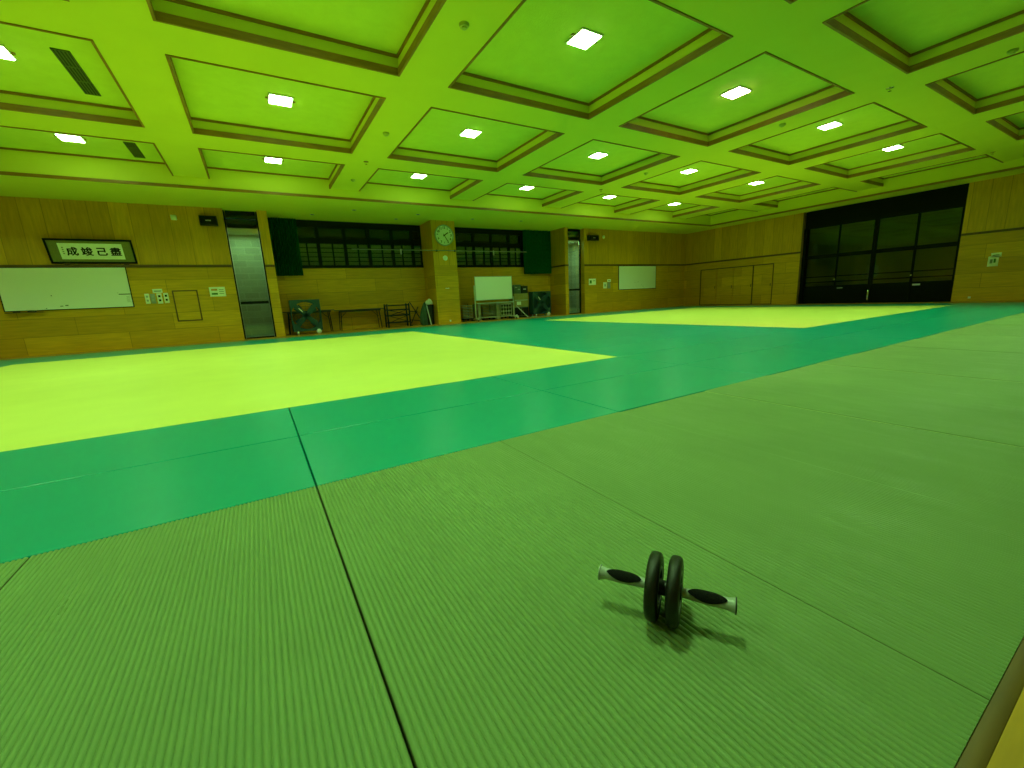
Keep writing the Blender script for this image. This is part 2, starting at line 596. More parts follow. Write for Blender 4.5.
# ------------------------------------------------------------------ lamps
rowname = ['window-wall row', 'second row from the windows', 'third row from the windows', 'fourth row from the windows', 'row behind the camera']
colname = ['far left', 'leftmost', 'second', 'third', 'fourth', 'fifth', 'sixth', 'seventh']


BEAM = 32


def lamp_parts(root, m):
    s = .15
    f = MB()
    f.box(-s - .02, s + .02, -s - .02, -s, -.016, 0, .002); f.box(-s - .02, s + .02, s, s + .02, -.016, 0, .002)
    f.box(-s - .02, -s, -s, s, -.016, 0, .002); f.box(s, s + .02, -s, s, -.016, 0, .002)
    f.build('frame', M['lampframe'], root)
    for sx in (-1, 1):
        c = MB().box(sx * (s + .035) - .018, sx * (s + .035) + .018, -.02, .02, -.012, 0, .003)
        c.build('clip', M['trimwood'], root)
    MB().box(-s, s, -s, s, -.026, -.001, .006).build('diffuser', m, root)
    la = bpy.data.lights.new('lamp_beam', 'AREA')
    la.size = .26
    la.spread = math.radians(110)
    la.energy = BEAM
    la.color = LAMP if m is M['lamp'] else (1.0, .95, .55)
    lo = bpy.data.objects.new('lamp_beam', la)
    COL.objects.link(lo)
    lo.parent = root
    lo.location = (0, 0, -.032)


proto = None
for ci, (xa, xb) in enumerate(COLS[:7]):
    for ri, (ya, yb) in enumerate(ROWS[:4]):
        x, y = (xa + xb) / 2, (ya + yb) / 2
        if ri == 2:
            y -= .1
        if ci == 1 and ri == 1:
            x += .13
        lab = 'square white lamp in the %s coffer of the %s' % (colname[ci], rowname[ri])
        if ci == 4 and ri == 2:
            r = thing('ceiling_lamp', 'pinkish white square ceiling lamp, warmer than every other lamp', 'ceiling lamp', (x, y, HP), 0, 'square lamps in the ceiling coffers')
            lamp_parts(r, M['lampwarm'])
        elif proto is None:
            proto = thing('ceiling_lamp', lab, 'ceiling lamp', (x, y, HP), 0, 'square lamps in the ceiling coffers')
            lamp_parts(proto, M['lamp'])
        else:
            dup(proto, (x, y, HP), None, lab)

# ceiling vents (three-section grilles)
def vent(x0, x1, y0, y1, label):
    r = thing('ceiling_vent', label, 'air vent', ((x0 + x1) / 2, (y0 + y1) / 2, HP), 0, 'dark ceiling vents')
    hx, hy = (x1 - x0) / 2, (y1 - y0) / 2
    MB().box(-hx, hx, -hy, hy, -.006, -.001).build('backing', M['ventdark'], r)
    for i in range(3):
        f = MB()
        a, c = -hy + 2 * hy / 3 * i, -hy + 2 * hy / 3 * (i + 1)
        f.box(-hx, hx, a, a + .012, -.014, -.002); f.box(-hx, hx, c - .012, c, -.014, -.002)
        f.box(-hx, -hx + .012, a, c, -.014, -.002); f.box(hx - .012, hx, a, c, -.014, -.002)
        for j in range(1, 5):
            xx = -hx + 2 * hx * j / 5
            f.box(xx - .006, xx + .006, a + .012, c - .012, -.013, -.004)
        f.build('grille', M['ventslat'], r)


vent(-1.61, -1.44, 7.52, 8.74, 'long dark air vent with three grilles in the big leftmost ceiling coffer')
vent(-1.61, -1.44, 10.74, 11.63, 'short dark air vent in the leftmost coffer next to the soffit')

# detectors and sprinklers on the beams, unlit downlights in the soffit
def detector(px, py, z, name, label, cat, group, kind):
    x, y = onz(px, py, z)
    r = thing(name, label, cat, (x, y, z), 0, group)
    if kind == 'smoke':
        MB().lathe([(0, 0), (.055, 0), (.055, -.015), (.048, -.03), (.02, -.034), (0, -.034)], n=20).build('housing', M['detector'], r)
        MB().lathe([(.03, -.034), (.03, -.045), (.012, -.05), (0, -.05)], n=16).build('sensor_cap', M['detector'], r)
    elif kind == 'sprinkler':
        MB().lathe([(0, 0), (.05, 0), (.05, -.006), (.015, -.012), (0, -.012)], n=18).build('rose', M['chrome'], r)
        m = MB().tube([(0, 0, -.01), (0, 0, -.05)], .009, 8)
        m.lathe([(0, -.05), (.024, -.05), (.024, -.054), (0, -.054)], n=12)
        m.build('sprinkler_head', M['chrome'], r)
    else:
        MB().lathe([(.05, 0), (.062, -.001), (.062, -.006), (.046, -.006)], n=20, closed=True).build('ring', M['lampframe'], r)
        MB().lathe([(0, -.001), (.05, -.001), (.05, -.003), (0, -.003)], n=20).build('bulb_recess', M['ventdark'], r)


for px, py, lab in ((386, 133, 'between the second and third coffers of the second row'), (464, 24, 'beside the largest coffer at the top of the photo'),
                    (646, 173, 'on the beam between two far middle coffers'), (782.5, 124, 'on the beam beyond the pinkish lamp'),
                    (1013, 50, 'on the beam at the right edge of the photo'), (353, 179.5, 'near the soffit on the beam left of centre')):
    detector(px, py, HC, 'smoke_detector', 'small round smoke detector ' + lab, 'smoke detector', 'smoke detectors on the beams', 'smoke')
for px, py, lab in ((366, 161.5, 'on the beam crossing left of centre'), (890, 87.5, 'on the beam crossing at the upper right'),
                    (601, 189.5, 'on the far beam crossing near the middle'), (993, 152, 'on the far beam at the right edge')):
    detector(px, py, HC, 'sprinkler', 'tiny dark metal sprinkler head ' + lab, 'sprinkler', 'sprinkler heads on the beams', 'sprinkler')
for i, (px, py) in enumerate(((312, 214.5), (354, 210), (396, 219), (418, 214.5), (472.5, 219), (521, 221))):
    detector(px, py, HS, 'downlight', 'small unlit round downlight in the low soffit, %s from the left' % ORD[i], 'downlight', 'unlit downlights in the soffit', 'down')

# ------------------------------------------------------------------ mats
SX = [-4.28, -3.4, -2.52, -1.63, -.748, .118, 1.034, 1.925, 2.82, 3.69, 4.565, 5.42, 6.28, 7.147]
while len(SX) < 26:
    SX.append(SX[-1] + .8653)
MTOP = 0.0


def straw_mesh(w, l, ga, gb):
    """ribbed straw mat: ribs run its length"""
    b = MB()
    n = 64
    H_ = .0044
    prof = [(ga, -.048)]
    for i in range(n):
        for t in (0, .1, .22, .36, .5, .64, .78, .9):
            xx = ga + .0012 + (w - ga - gb - .0024) * (i + t) / n
            prof.append((xx, -H_ * (1 - abs(math.sin(PI * t)) ** .85)))
    prof.append((w - gb - .0012, -H_))
    prof.append((w - gb, -.008))
    prof.append((w - gb, -.048))
    prof.insert(1, (ga, -.008))
    A = [b.bm.verts.new((x, .002, z)) for x, z in prof]
    B = [b.bm.verts.new((x, l - .002, z)) for x, z in prof]
    for i in range(len(prof) - 1):
        f = b.bm.faces.new((A[i], B[i], B[i + 1], A[i + 1]))
        f.material_index = 0 if 2 <= i < len(prof) - 3 else 1
    f = b.bm.faces.new((A[-1], B[-1], B[0], A[0])); f.material_index = 1
    f = b.bm.faces.new(A[::-1]); f.material_index = 1
    f = b.bm.faces.new(B); f.material_index = 1
    return b


ns = len(SX) - 1
GAP = {4: .0012, 5: .0020}
vis = {4: 'straw green ribbed mat cut off by the left edge of the photo', 5: 'straw green ribbed mat in the lower left foreground with wide ribs', 6: 'straw green ribbed mat that the exercise wheel stands on',
       7: 'straw green ribbed mat just beyond the one under the exercise wheel'}
for i in range(ns):
    o = straw_mesh(SX[i + 1] - SX[i], 1.893 - MY0, GAP.get(i, .0004 if i < 7 else .0016), GAP.get(i + 1, .0004 if i < 6 else .0016)).build('straw_mat', [M['straw'], M['strawhighlight'] if i > 6 else M['strawdark']])  # far mats get the painted-highlight side, near mats the darker side
    o.location = (SX[i], MY0, MTOP - (random.random() * .002 + (.004 if i % 2 else 0) if i > 6 else 0))
    tag(o, vis.get(i, 'straw green ribbed mat in the near row, %s from its right end' % ORD[ns - 1 - i]), 'mat', 'ribbed straw mats in the near row')


def vinyl(name, x0, x1, y0, y1, m, label, group, g=.0028, rad=.004):
    b = MB().box(x0 + g, x1 - g, y0 + g, y1 - g, -.048, MTOP - .001, rad, 2)
    b.bm.transform(Matrix.Translation((-(x0 + x1) / 2, -(y0 + y1) / 2, 0)))
    o = b.build(name, m, smooth=False)
    o.location = ((x0 + x1) / 2, (y0 + y1) / 2, 0)
    return tag(o, label, 'mat', group)


GX = [-5.26, -3.47, -1.69, .118, 1.925, 3.69, 5.42, 7.147, 8.877, 10.6, 12.34, 14.07, 15.8, 17.53]
Y1, Y2, Y3, Y4 = 1.893, 2.755, 3.646, 11.45
X1, X2, X3, X4 = -4.013, 3.69, 8.209, 16.2
ng = len(GX) - 1
for j, (ya, yb, nm) in enumerate(((Y1, Y2, 'row touching the straw mats'), (Y2, Y3, 'row touching the yellow squares'))):
    for i in range(ng):
        vinyl('green_mat', GX[i], GX[i + 1], ya, yb, M['green'], 'green vinyl mat in the near %s, %s from right end' % (nm, ORD[ng - 1 - i]), 'green mats of the near band')
rows9 = [Y3 + (Y4 - Y3) * i / 9 for i in range(10)]
for i in range(9):
    for j, (xa, xb) in enumerate(((X2, 5.42), (5.42, 7.147), (7.147, X3))):
        vinyl('green_mat', xa, xb, rows9[i], rows9[i + 1], M['green'],
              'green mat between the yellow squares, %s column from the left, %s from near end' % (ORD[j], ORD[i]), 'green mats between the yellow squares')
    vinyl('green_mat', X4, MX1, rows9[i], rows9[i + 1], M['green'], 'green vinyl mat by the dark glass doors, %s from the near end' % ORD[i], 'green mats along the right side')
    vinyl('green_mat', MX0, X1, rows9[i], rows9[i + 1], M['green'], 'green vinyl mat left of the big yellow square, %s from the near end' % ORD[i], 'green mats along the left side')
ym = (Y4 + MY1) / 2
for j, (ya, yb, nm) in enumerate(((Y4, ym, 'far row touching both yellow squares'), (ym, MY1, 'farthest row along the back wall'))):
    for i in range(ng):
        vinyl('green_mat', GX[i], GX[i + 1], ya, yb, M['green'], 'green mat in the %s, %s from right end' % (nm, ORD[ng - 1 - i]), 'green mats of the far band')
vinyl('yellow_mat_area', X1, X2, Y3, Y4, M['yellow'], 'large bright yellow square of matting at the left, nearest the framed calligraphy', 'yellow squares')
vinyl('yellow_mat_area', X3, X4, Y3, Y4, M['yellow'], 'farther bright yellow square of matting before the dark glass doors', 'yellow squares')

# ------------------------------------------------------------------ exercise wheel
HR = .0768
(ax, ay) = onz(600, 572, HR)
(bx, by) = onz(736.5, 606, HR)
A, B = Vector((ax, ay, HR)), Vector((bx, by, HR))
ctr = (A + B) / 2
L = (B - A).length
root = thing('ab_wheel', 'black double exercise wheel with grey handles standing on the straw mat', 'exercise wheel', (ctr.x, ctr.y, 0), math.atan2(by - ay, bx - ax))
H = L / 2
off = {}
for name, px in (('a', 654), ('b', 674.5)):
    # where the wheel planes cross the axle, along the axle
    best = min(((abs(512 + FPX * ((A + (B - A) * t - EYE).dot(rt)) / ((A + (B - A) * t - EYE).dot(fw)) - px), t) for t in [i / 400 for i in range(401)]))
    off[name] = (best[1] - .5) * L
for nm in ('a', 'b'):
    x = off[nm]
    R = HR
    prof = []
    for q in range(24):                       # fat rounded tyre
        a = 2 * PI * q / 24
        ca, sa = math.cos(a), math.sin(a)
        prof.append((R - .017 + .017 * (abs(ca) ** .8) * (1 if ca > 0 else -1), .0145 * (abs(sa) ** .7) * (1 if sa > 0 else -1)))
    wl = MB().lathe(prof, (x, 0, HR), 'x', 64, closed=True).build('tyre', M['rubber'], root)
    h = MB()
    h.lathe([(R - .040, -.012), (R - .030, -.012), (R - .030, .012), (R - .040, .012)], (x, 0, HR), 'x', 48, closed=True)
    h.lathe([(.006, -.013), (.019, -.013), (.019, .013), (.006, .013)], (x, 0, HR), 'x', 24, closed=True)
    for s in range(6):
        a = 2 * PI * s / 6 + .3
        h.bar((x, .015 * math.cos(a), HR + .015 * math.sin(a)), (x, (R - .034) * math.cos(a), HR + (R - .034) * math.sin(a)), .016, .012, (1, 0, 0), .002)
    h.build('hub', M['black'], wl)
    MB().lathe([(R - .0365, .0005), (R - .030, .0005), (R - .030, .0135), (R - .0365, .0135)], (x, 0, HR), 'x', 48, closed=True).build('rim_ring', M['greyplastic'], wl)
MB().tube([(off['a'] - .0155, 0, HR), (off['b'] + .0155, 0, HR)], .017, 20).build('axle', M['black'], root)
for s in (-1, 1):
    inner = (off['a'] - .017) if s < 0 else (off['b'] + .017)
    outer = s * H
    Lh = abs(outer - inner)

    def X(t):
        return inner + s * Lh * t
    rr = [(0, .011), (.1, .0115), (.3, .0125), (.5, .0135), (.7, .013), (.85, .013), (.95, .0155), (.985, .0165)]
    hd = MB().tube([(X(t), 0, HR) for t, _ in rr], [r for _, r in rr], 24).build('handle', M['greyplastic'], root)
    g = MB()
    # grip pad: black foam shell wrapped over the handle, pointed at both ends
    n, m_ = 18, 16
    rings = []
    for i in range(n + 1):
        t = .10 + .74 * i / n
        half = 1.05 * math.sin(PI * (i / n)) ** .7 + .02
        rad = .0148 + .0012 * math.sin(PI * i / n)
        ring = []
        for jj in range(m_ + 1):
            a = PI / 2 + half * (2 * jj / m_ - 1)
            ring.append((X(t), -math.cos(a) * rad, HR + math.sin(a) * rad))
        ring2 = []
        for jj in range(m_, -1, -1):
            a = PI / 2 + half * (2 * jj / m_ - 1)
            ring2.append((X(t), -math.cos(a) * .011, HR + math.sin(a) * .011))
        rings.append([g.bm.verts.new(p) for p in ring + ring2])
    for P, Q in zip(rings, rings[1:]):
        for jj in range(len(P)):
            g.bm.faces.new((P[jj], P[(jj + 1) % len(P)], Q[(jj + 1) % len(P)], Q[jj]))
    g.bm.faces.new(rings[0][::-1]); g.bm.faces.new(rings[-1])
    g.bm.transform(Matrix.Translation((0, 0, HR)) @ Matrix.Rotation(.5, 4, 'X') @ Matrix.Translation((0, 0, -HR)))
    g.build('grip', M['grip'], hd)
    MB().lathe([(0, X(.975)), (.016, X(.975)), (.0185, X(.985)), (.0185, X(1.0)), (.014, X(1.008)), (0, X(1.008))], (0, 0, HR), 'x', 24).build('end_cap', M['black'] if s > 0 else M['greyplastic'], hd)

# ------------------------------------------------------------------ back wall: left section
# framed calligraphy, leaning forward from its lower edge
x0, z0 = ony(52, 263, W); x1, z1 = ony(138, 263, W)
fr_w = x1 - x0
tilt = math.atan2(.2, .53)
fr_h = .56
root = thing('framed_calligraphy', 'framed ink calligraphy of four brush characters leaning out above the big whiteboard', 'framed picture', ((x0 + x1) / 2, W - .012, z0 - .01))
root.rotation_euler = (tilt, 0, 0)
hw = fr_w / 2
MB().frame(-hw, hw, 0, fr_h, -.035, 0, .038, .004).build('frame', M['blackframe'], root)
MB().box(-hw + .03, hw - .03, -.012, -.004, .03, fr_h - .03).build('mount', M['matboard'], root)
pw = hw * .73
pap = MB().box(-pw, pw, -.017, -.0125, .10, fr_h - .10).build('paper', M['paper'], root)
cu = bpy.data.curves.new('characters', 'FONT')
cu.body = '成竣己盡'
cu.size = .20
cu.align_x = 'CENTER'
cu.space_character = 1.5
cu.offset = .0018
tmp = bpy.data.objects.new('characters', cu)
COL.objects.link(tmp)
bpy.context.view_layer.update()
me = bpy.data.meshes.new_from_object(tmp.evaluated_get(bpy.context.evaluated_depsgraph_get()))
bpy.data.objects.remove(tmp)
cxs = [v.co.x for v in me.vertices]; cys = [v.co.y for v in me.vertices]
mx_, my_ = (min(cxs) + max(cxs)) / 2, (min(cys) + max(cys)) / 2
for v in me.vertices:
    v.co = Vector((v.co.x - mx_ + .035, -.0185, v.co.y - my_ + fr_h / 2))
me.materials.clear(); me.materials.append(M['ink'])
bmc = bmesh.new()
for dx, dz in ((0, 0), (.005, .001), (-.005, -.001), (.001, .004), (-.001, -.004)):     # heavy brush weight
    n0 = len(bmc.verts)
    bmc.from_mesh(me)
    bmc.verts.ensure_lookup_table()
    for v in bmc.verts[n0:]:
        v.co.x += dx; v.co.z += dz
bmc.to_mesh(me); bmc.free()
ch = bpy.data.objects.new('characters', me); COL.objects.link(ch); ch.parent = pap
sg = MB()
for i in range(4):
    zz = fr_h / 2 + .085 - i * .045
    sg.box(-pw + .05, -pw + .078, -.0185, -.0172, zz - .012, zz + .01)
sg.build('signature', M['grayink'], pap)
for px in (68, 127):
    hx = ony(px, 264, W)[0] - (x0 + x1) / 2
    MB().box(hx - .05, hx + .05, -.04, .012, -.02, .012, .004).build('hanger', M['rail'], root)


def wall_board(name, label, px0, px1, pt, pb, left=None, tray=True):
    xa, za = ony(px0, pt, W); xb, zb = ony(px1, pb, W)
    if left is not None:
        xa = left
    r = thing(name, label, 'whiteboard', ((xa + xb) / 2, W - .001, zb))
    hw, hh = (xb - xa) / 2, za - zb
    MB().box(-hw + .01, hw - .01, -.022, -.002, .01, hh - .01).build('board', M['wb'], r)
    MB().frame(-hw, hw, 0, hh, -.03, 0, .016, .003).build('frame', M['darkframe'], r)
    return r, hw, hh


r, hw, hh = wall_board('whiteboard', 'long wall whiteboard with a pen tray below the framed calligraphy', 5, 134.8, 267.2, 307, left=-4.72)
MB().box(-hw + .02, -hw + .62, -.09, -.031, -.035, -.02, .004).build('pen_tray', M['rail'], r)
mk = MB()
for u, v, w, h in ((.36, .33, .018, .018), (.41, .08, .05, .014), (.45, .09, .05, .02), (.30, .04, .02, .012), (.88, .36, .02, .006)):
    mk.box(-hw + 2 * hw * u, -hw + 2 * hw * u + w, -.0235, -.0222, hh * v, hh * v + h)
mk.build('ink_mark', M['ink'], r)
mk = MB()
mk.box(hw - .24, hw - .02, -.0235, -.0222, hh * .32, hh * .32 + .018)
mk.build('ink_line', M['ink'], r)
mk = MB()
for i in range(5):
    mk.box(hw - .11, hw - .05, -.0235, -.0222, hh * .26 - i * .03, hh * .26 - i * .03 + .006)
mk.build('faint_writing', M['grayink'], r)
ex = r.location
o = MB().box(-.07, .07, -.025, .025, 0, .028, .006).build('board_eraser', M['black'], None)
o.location = (ex.x - hw + .44, ex.y - .06, ex.z - .0195); tag(o, 'black board eraser on the pen tray of the long whiteboard', 'eraser')
o = MB().tube([(-.06, 0, .009), (.05, 0, .009), (.06, 0, .009)], [.008, .008, .005], 10).build('marker_pen', M['black'], None)
o.location = (ex.x - hw + .2, ex.y - .06, ex.z - .0195); tag(o, 'thin marker pen lying at the left of the long pen tray', 'marker')

# switches, label strip, hatch and notice left of the first door
gp = [(142, 185, 222, 316, 'plate', 'cream light switch plate, leftmost of the row below the label strip'), (192, 240, 222, 312, 'greyplate', 'grey metal switch plate between cream plates left of the hatch'),
      (254, 302, 218, 314, 'plate', 'cream switch plate with two dark rockers beside the grey plate'), (317, 362, 214, 308, 'plate', 'cream switch plate with two dark rockers nearest the wall hatch')]
for i, (a, c, t, bt, m, lab) in enumerate(gp):
    S = 110 / 1024
    pm = 270 + (t + bt) / 2 * S
    xa, xb = ony(130 + a * S, pm, W)[0], ony(130 + c * S, pm, W)[0]
    za, zb = ony(130 + a * S, 270 + t * S, W)[1], ony(130 + a * S, 270 + bt * S, W)[1]
    r = thing('switch_plate', lab, 'light switch', ((xa + xb) / 2, W, zb), 0, 'switch plates on the back wall')
    hw, hh = (xb - xa) / 2, za - zb
    MB().box(-hw, hw, -.012, 0, 0, hh, .004).build('plate', M[m], r)
    for q in (.22, .62):
        MB().box(-hw * .45, hw * .45, -.018, -.0115, hh * q, hh * (q + .2), .003).build('rocker', M['darkframe'] if i > 1 else M['greyplastic'], r)


def sheet(name, label, cat, px0, px1, pt, pb, marks=(), m='paper', group=None, wall='y'):
    if wall == 'y':
        pm = (pt + pb) / 2
        xa, xb = ony(px0, pm, W)[0], ony(px1, pm, W)[0]
        za, zb = ony((px0 + px1) / 2, pt, W)[1], ony((px0 + px1) / 2, pb, W)[1]
        r = thing(name, label, cat, ((xa + xb) / 2, W + .001, zb), 0, group)
    else:
        ya, za = onx(px0, pt, XR); yb, zb = onx(px1, pb, XR)
        r = thing(name, label, cat, (XR + .001, (ya + yb) / 2, zb), -PI / 2, group)
        xa, xb = 0, abs(yb - ya)
    hw, hh = (xb - xa) / 2, za - zb
    MB().box(-hw, hw, -.006, 0, 0, hh, .001).build('sheet', M[m], r)
    for u0, u1, v0, v1, mm in marks:
        MB().box(-hw + 2 * hw * u0, -hw + 2 * hw * u1, -.0075, -.0062, hh * v0, hh * v1).build('print', M[mm], r)
    return r


sheet('label_strip', 'pale paper label strip above the switch plates', 'label', 152.5, 162.3, 289, 293, ((.15, .85, .35, .6, 'grayink'),))
sheet('notice_sheet', 'white notice with orange and green blocks between hatch and first glass door', 'notice', 209.5, 225.5, 287, 296.5,
      ((.12, .5, .62, .8, 'orange'), (.12, .5, .2, .38, 'greenprint'), (.6, .9, .68, .74, 'grayink'), (.6, .9, .48, .54, 'grayink'), (.6, .9, .28, .34, 'grayink')))
xa, xb = ony(174.6, 305, W)[0], ony(200.2, 305, W)[0]
za, zb = ony(185, 290.2, W)[1], ony(188, 321, W)[1]
r = thing('wall_hatch', 'square dark-framed wooden access hatch in the back wall', 'access hatch', ((xa + xb) / 2, W, zb))
hw, hh = (xb - xa) / 2, za - zb
MB().frame(-hw, hw, 0, hh, -.014, 0, .028, .003).build('frame', M['rail'], r)
MB().box(-hw + .03, hw - .03, -.006, 0, .03, hh - .03).build('panel', M['wall'], r)


def wall_speaker(px0, px1, pt, pb, label):
    pm = (pt + pb) / 2
    xa, xb = ony(px0, pm, W - .1)[0], ony(px1, pm, W - .1)[0]
    za, zb = ony(px0, pt, W - .1)[1], ony(px1, pb, W - .1)[1]
    r = thing('wall_speaker', label, 'speaker', ((xa + xb) / 2, W, (za + zb) / 2), 0, 'black speakers on the back wall')
    hw, hh = (xb - xa) / 2, (za - zb) / 2
    MB().prism([(-.05, -hh * .9), (-.05, hh), (-.2, hh), (-.22, -hh)], -hw, hw, 'yz').build('cabinet', M['black'], r)
    MB().box(-hw + .02, hw - .02, -.222, -.205, -hh + .03, hh - .03, .006, mtx=Matrix.Rotation(-.03, 4, 'X')).build('grille', M['darkframe'], r)
    MB().box(-.05, .05, -.06, 0, -.05, .05, .005).build('bracket', M['black'], r)
    b = MB()
    for i in range(5):
        b.box(-.06 + i * .024, -.043 + i * .024, -.2245, -.2225, -.012, .014)
    b.build('name_badge', M['white'], r)


wall_speaker(199.7, 217.5, 216, 226.5, 'black wall speaker at the top left of the first glass door')
wall_speaker(587.8, 597.2, 235.2, 241.2, 'small black wall speaker at the top right of the second glass door')


def disc(name, label, cat, px, py, rad, Y=W, m='plate', group=None):
    x, z = ony(px, py, Y)
    r = thing(name, label, cat, (x, Y + .001, z), 0, group)
    MB().lathe([(0, 0), (rad, 0), (rad, -.012), (rad * .8, -.025), (0, -.025)], axis='y', n=24).build('base', M[m], r)
    MB().lathe([(0, -.025), (rad * .5, -.025), (rad * .4, -.04), (0, -.043)], axis='y', n=20).build('lens', M['white'], r)


x, z = ony(173.8, 217.7, W)
o = MB().box(-.06, .06, -.05, 0, -.06, .06, .01).build('sensor', M['plate']); o.location = (x, W + .001, z)
tag(o, 'small square cream sensor high on the back wall', 'sensor')
disc('sensor', 'small round sensor on the wall beside the farther speaker', 'sensor', 603.5, 237, .07)
disc('call_button', 'small round cream button on the pillar below the clock', 'button', 445.2, 258, .085)

# ------------------------------------------------------------------ glass doors
ZT = ony(240, 228, W + .27)[1]


def glass_door(name, xl, xr, outer_l, outer_r, zmid):
    y = W + .27
    b = MB()
    b.box(xl - .001, xl + .03, y - .04, y + .05, 0, HS)
    b.box(xr - .03, xr + .001, y - .04, y + .05, 0, HS)
    b.box(xl + .05, xr - .05, y - .04, y + .05, ZT, ZT + .1)
    b.box(xl + .05, xr - .05, y - .04, y + .05, HS - .09, HS)
    b.box(xl + .05, xr - .05, y - .04, y + .05, zmid - .035, zmid + .035)
    b.box(xl + .05, xr - .05, y - .04, y + .05, 0, .03)
    o = struct(b.build(name, M['darkframe'], smooth=False))
    for z0, z1 in ((.03, zmid - .035), (zmid + .035, ZT), (ZT + .1, HS - .09)):
        MB().box(xl + .05, xr - .05, y, y + .008, z0, z1).build('pane', M['glass'], o, smooth=False)
    # block wall of the passage outside, brightened by an added unseen light
    w = MB()
    w.box(xl - .6, xr + .6, y + 1.3, y + 1.4, 0, HS)
    if xl < 5:  # unseen side walls added to keep passage light out of the windows
        w.box(xr, xr + .1, RY + .21, y + 1.3, 0, HS)
        w.box(xl - .7, xl - .6, y + .09, y + 1.4, 0, HS)
    else:
        w.box(xl - .1, xl, RY + .21, y + 1.3, 0, HS)
        w.box(xr + .6, xr + .7, y + .09, y + 1.4, 0, HS)
    w.box(xl - (.6 if xl < 5 else 0), xr + (0 if xl < 5 else .6), y + .09, y + 1.4, ZT + .01, ZT + .05)  # unseen ceiling added to hide the passage light from the transom
    w.box(xl - (.6 if xl < 5 else 0), xr + (0 if xl < 5 else .6), y + .09, y + 1.3, -.06, 0)  # unseen pale floor added to bounce light onto the block wall
    return o, w


ZM = ony(262, 309, W + .27)[1]
o, w = glass_door('door_1', D1L, D1R, 0, 0, 1.0)
struct(w.build('wall_passage', M['block'], smooth=False))
o2, w2 = glass_door('door_2', P2R, D2R, 0, 0, 1.0)
struct(w2.build('wall_passage_far', M['block'], smooth=False))
for xc, nm in (((D1L + D1R) / 2, 'passage_fill'), ((P2R + D2R) / 2, 'passage_fill_far')):  # unseen lights added to brighten the block walls behind the door glass
    la = bpy.data.lights.new(nm, 'AREA'); la.energy = 15 if xc < 5 else 24; la.color = (.45, 1, .36); la.size = .9
    lo = bpy.data.objects.new(nm, la); COL.objects.link(lo); lo.location = (xc, W + .85, ZT - .03)

# ------------------------------------------------------------------ windows in the recesses
def recess_window(name, xl, xr, mull, thin):
    y = RY
    zt, zm1, zm0, zb = 3.24, 2.915, 2.76, 2.075
    b = MB()
    f0, f1 = y, y + .1
    b.box(xl, xr, f0, f1, zt, HS)
    b.box(xl, xr, f0, f1, zm0, zm1)
    b.box(xl, xr, f0 - .03, f1, SILL1, zb)
    edges = [xl] + mull + [xr]
    for m in edges:
        b.box(max(xl, m - .05), min(xr, m + .05), f0, f1, zb, zt)
    for t in thin:
        b.box(t - .02, t + .02, f0 + .01, f1 - .01, zb, zm0)
    for a, c in zip(edges, edges[1:]):
        pass
    o = struct(b.build(name, M['darkframe'], smooth=False))
    for a, c in zip(edges, edges[1:]):
        lv = MB()
        for q in range(5):
            z_ = zb + .02 + q * .136
            lv.box(a + .05, c - .05, y + .065, y + .08, z_, z_ + .105)
        lv.build('pane_slats', M['pane_slats'], o, smooth=False)  # slats added behind the lower panes to give them pale stripes
        MB().box(a, c, y + .04, y + .046, zm1 - .01, zt + .01).build('pane', M['glass'], o, smooth=False)
        MB().box(a, c, y + .04, y + .046, zb - .01, zm0 + .01).build('pane', M['glass'], o, smooth=False)
    return o


def wx(px, py=250):
    return ony(px, py, RY)[0]


recess_window('window_1', P1R, CL, [wx(319), wx(345.7), wx(369.7), wx(393), wx(413)], [wx(308, 255), wx(333.7, 255), wx(359, 255), wx(383, 255), wx(403, 255)])
recess_window('window_2', CR, P2L, [wx(474), wx(491.6), wx(509), wx(522)], [wx(466.5, 255), wx(484.5, 255), wx(500.5, 255), wx(516, 255)])
b = MB().box(P1R - .1, P2L + .1, RY + 1.0, RY + 1.05, 0, HP)
struct(b.build('wall_night', M['night'], smooth=False))


def curtain(x0, x1, z0, z1, y, folds, label):
    b = MB()
    n = folds * 10
    poly = []
    for i in range(n + 1):
        t = i / n
        ph = t * folds * 2 * PI
        poly.append((x0 + (x1 - x0) * t + .012 * math.sin(2 * ph), y + .05 * math.sin(ph) + .012 * math.sin(ph * .37 + 1)))
    rings = []
    zs = [z0 + (z1 - z0) * q / 8 for q in range(9)]
    for zi, z in enumerate(zs):
        s = 1 + .25 * (1 - zi / 8)
        rings.append([b.bm.verts.new((px, y + (py - y) * s, z)) for px, py in poly])
    back = [[b.bm.verts.new((v.co.x, v.co.y + .006, v.co.z)) for v in rg] for rg in rings]
    for R in (rings, back):
        for A_, B_ in zip(R, R[1:]):
            for i in range(n):
                b.bm.faces.new((A_[i], A_[i + 1], B_[i + 1], B_[i]))
    for i in range(n):
        b.bm.faces.new((rings[0][i], rings[0][i + 1], back[0][i + 1], back[0][i]))
        b.bm.faces.new((rings[-1][i], rings[-1][i + 1], back[-1][i + 1], back[-1][i]))
    for A_, B_, C_, D_ in [(rings[j][e], rings[j + 1][e], back[j + 1][e], back[j][e]) for j in range(8) for e in (0, n)]:
        b.bm.faces.new((A_, B_, C_, D_))
    o = b.build('curtain', M['curtain'])
    return tag(o, label, 'curtain', 'dark green curtains')


YC = RY - .16
curtain(P1R + .02, ony(300, 250, YC)[0], ony(300, 275.5, YC)[1], HS - .01, YC, 11, 'dark green pleated curtain drawn to the left of the left window')
curtain(ony(523.5, 250, YC)[0], P2L - .03, ony(530, 274, YC)[1], HS - .01, YC, 9, 'dark green pleated curtain drawn to the right of the right window')

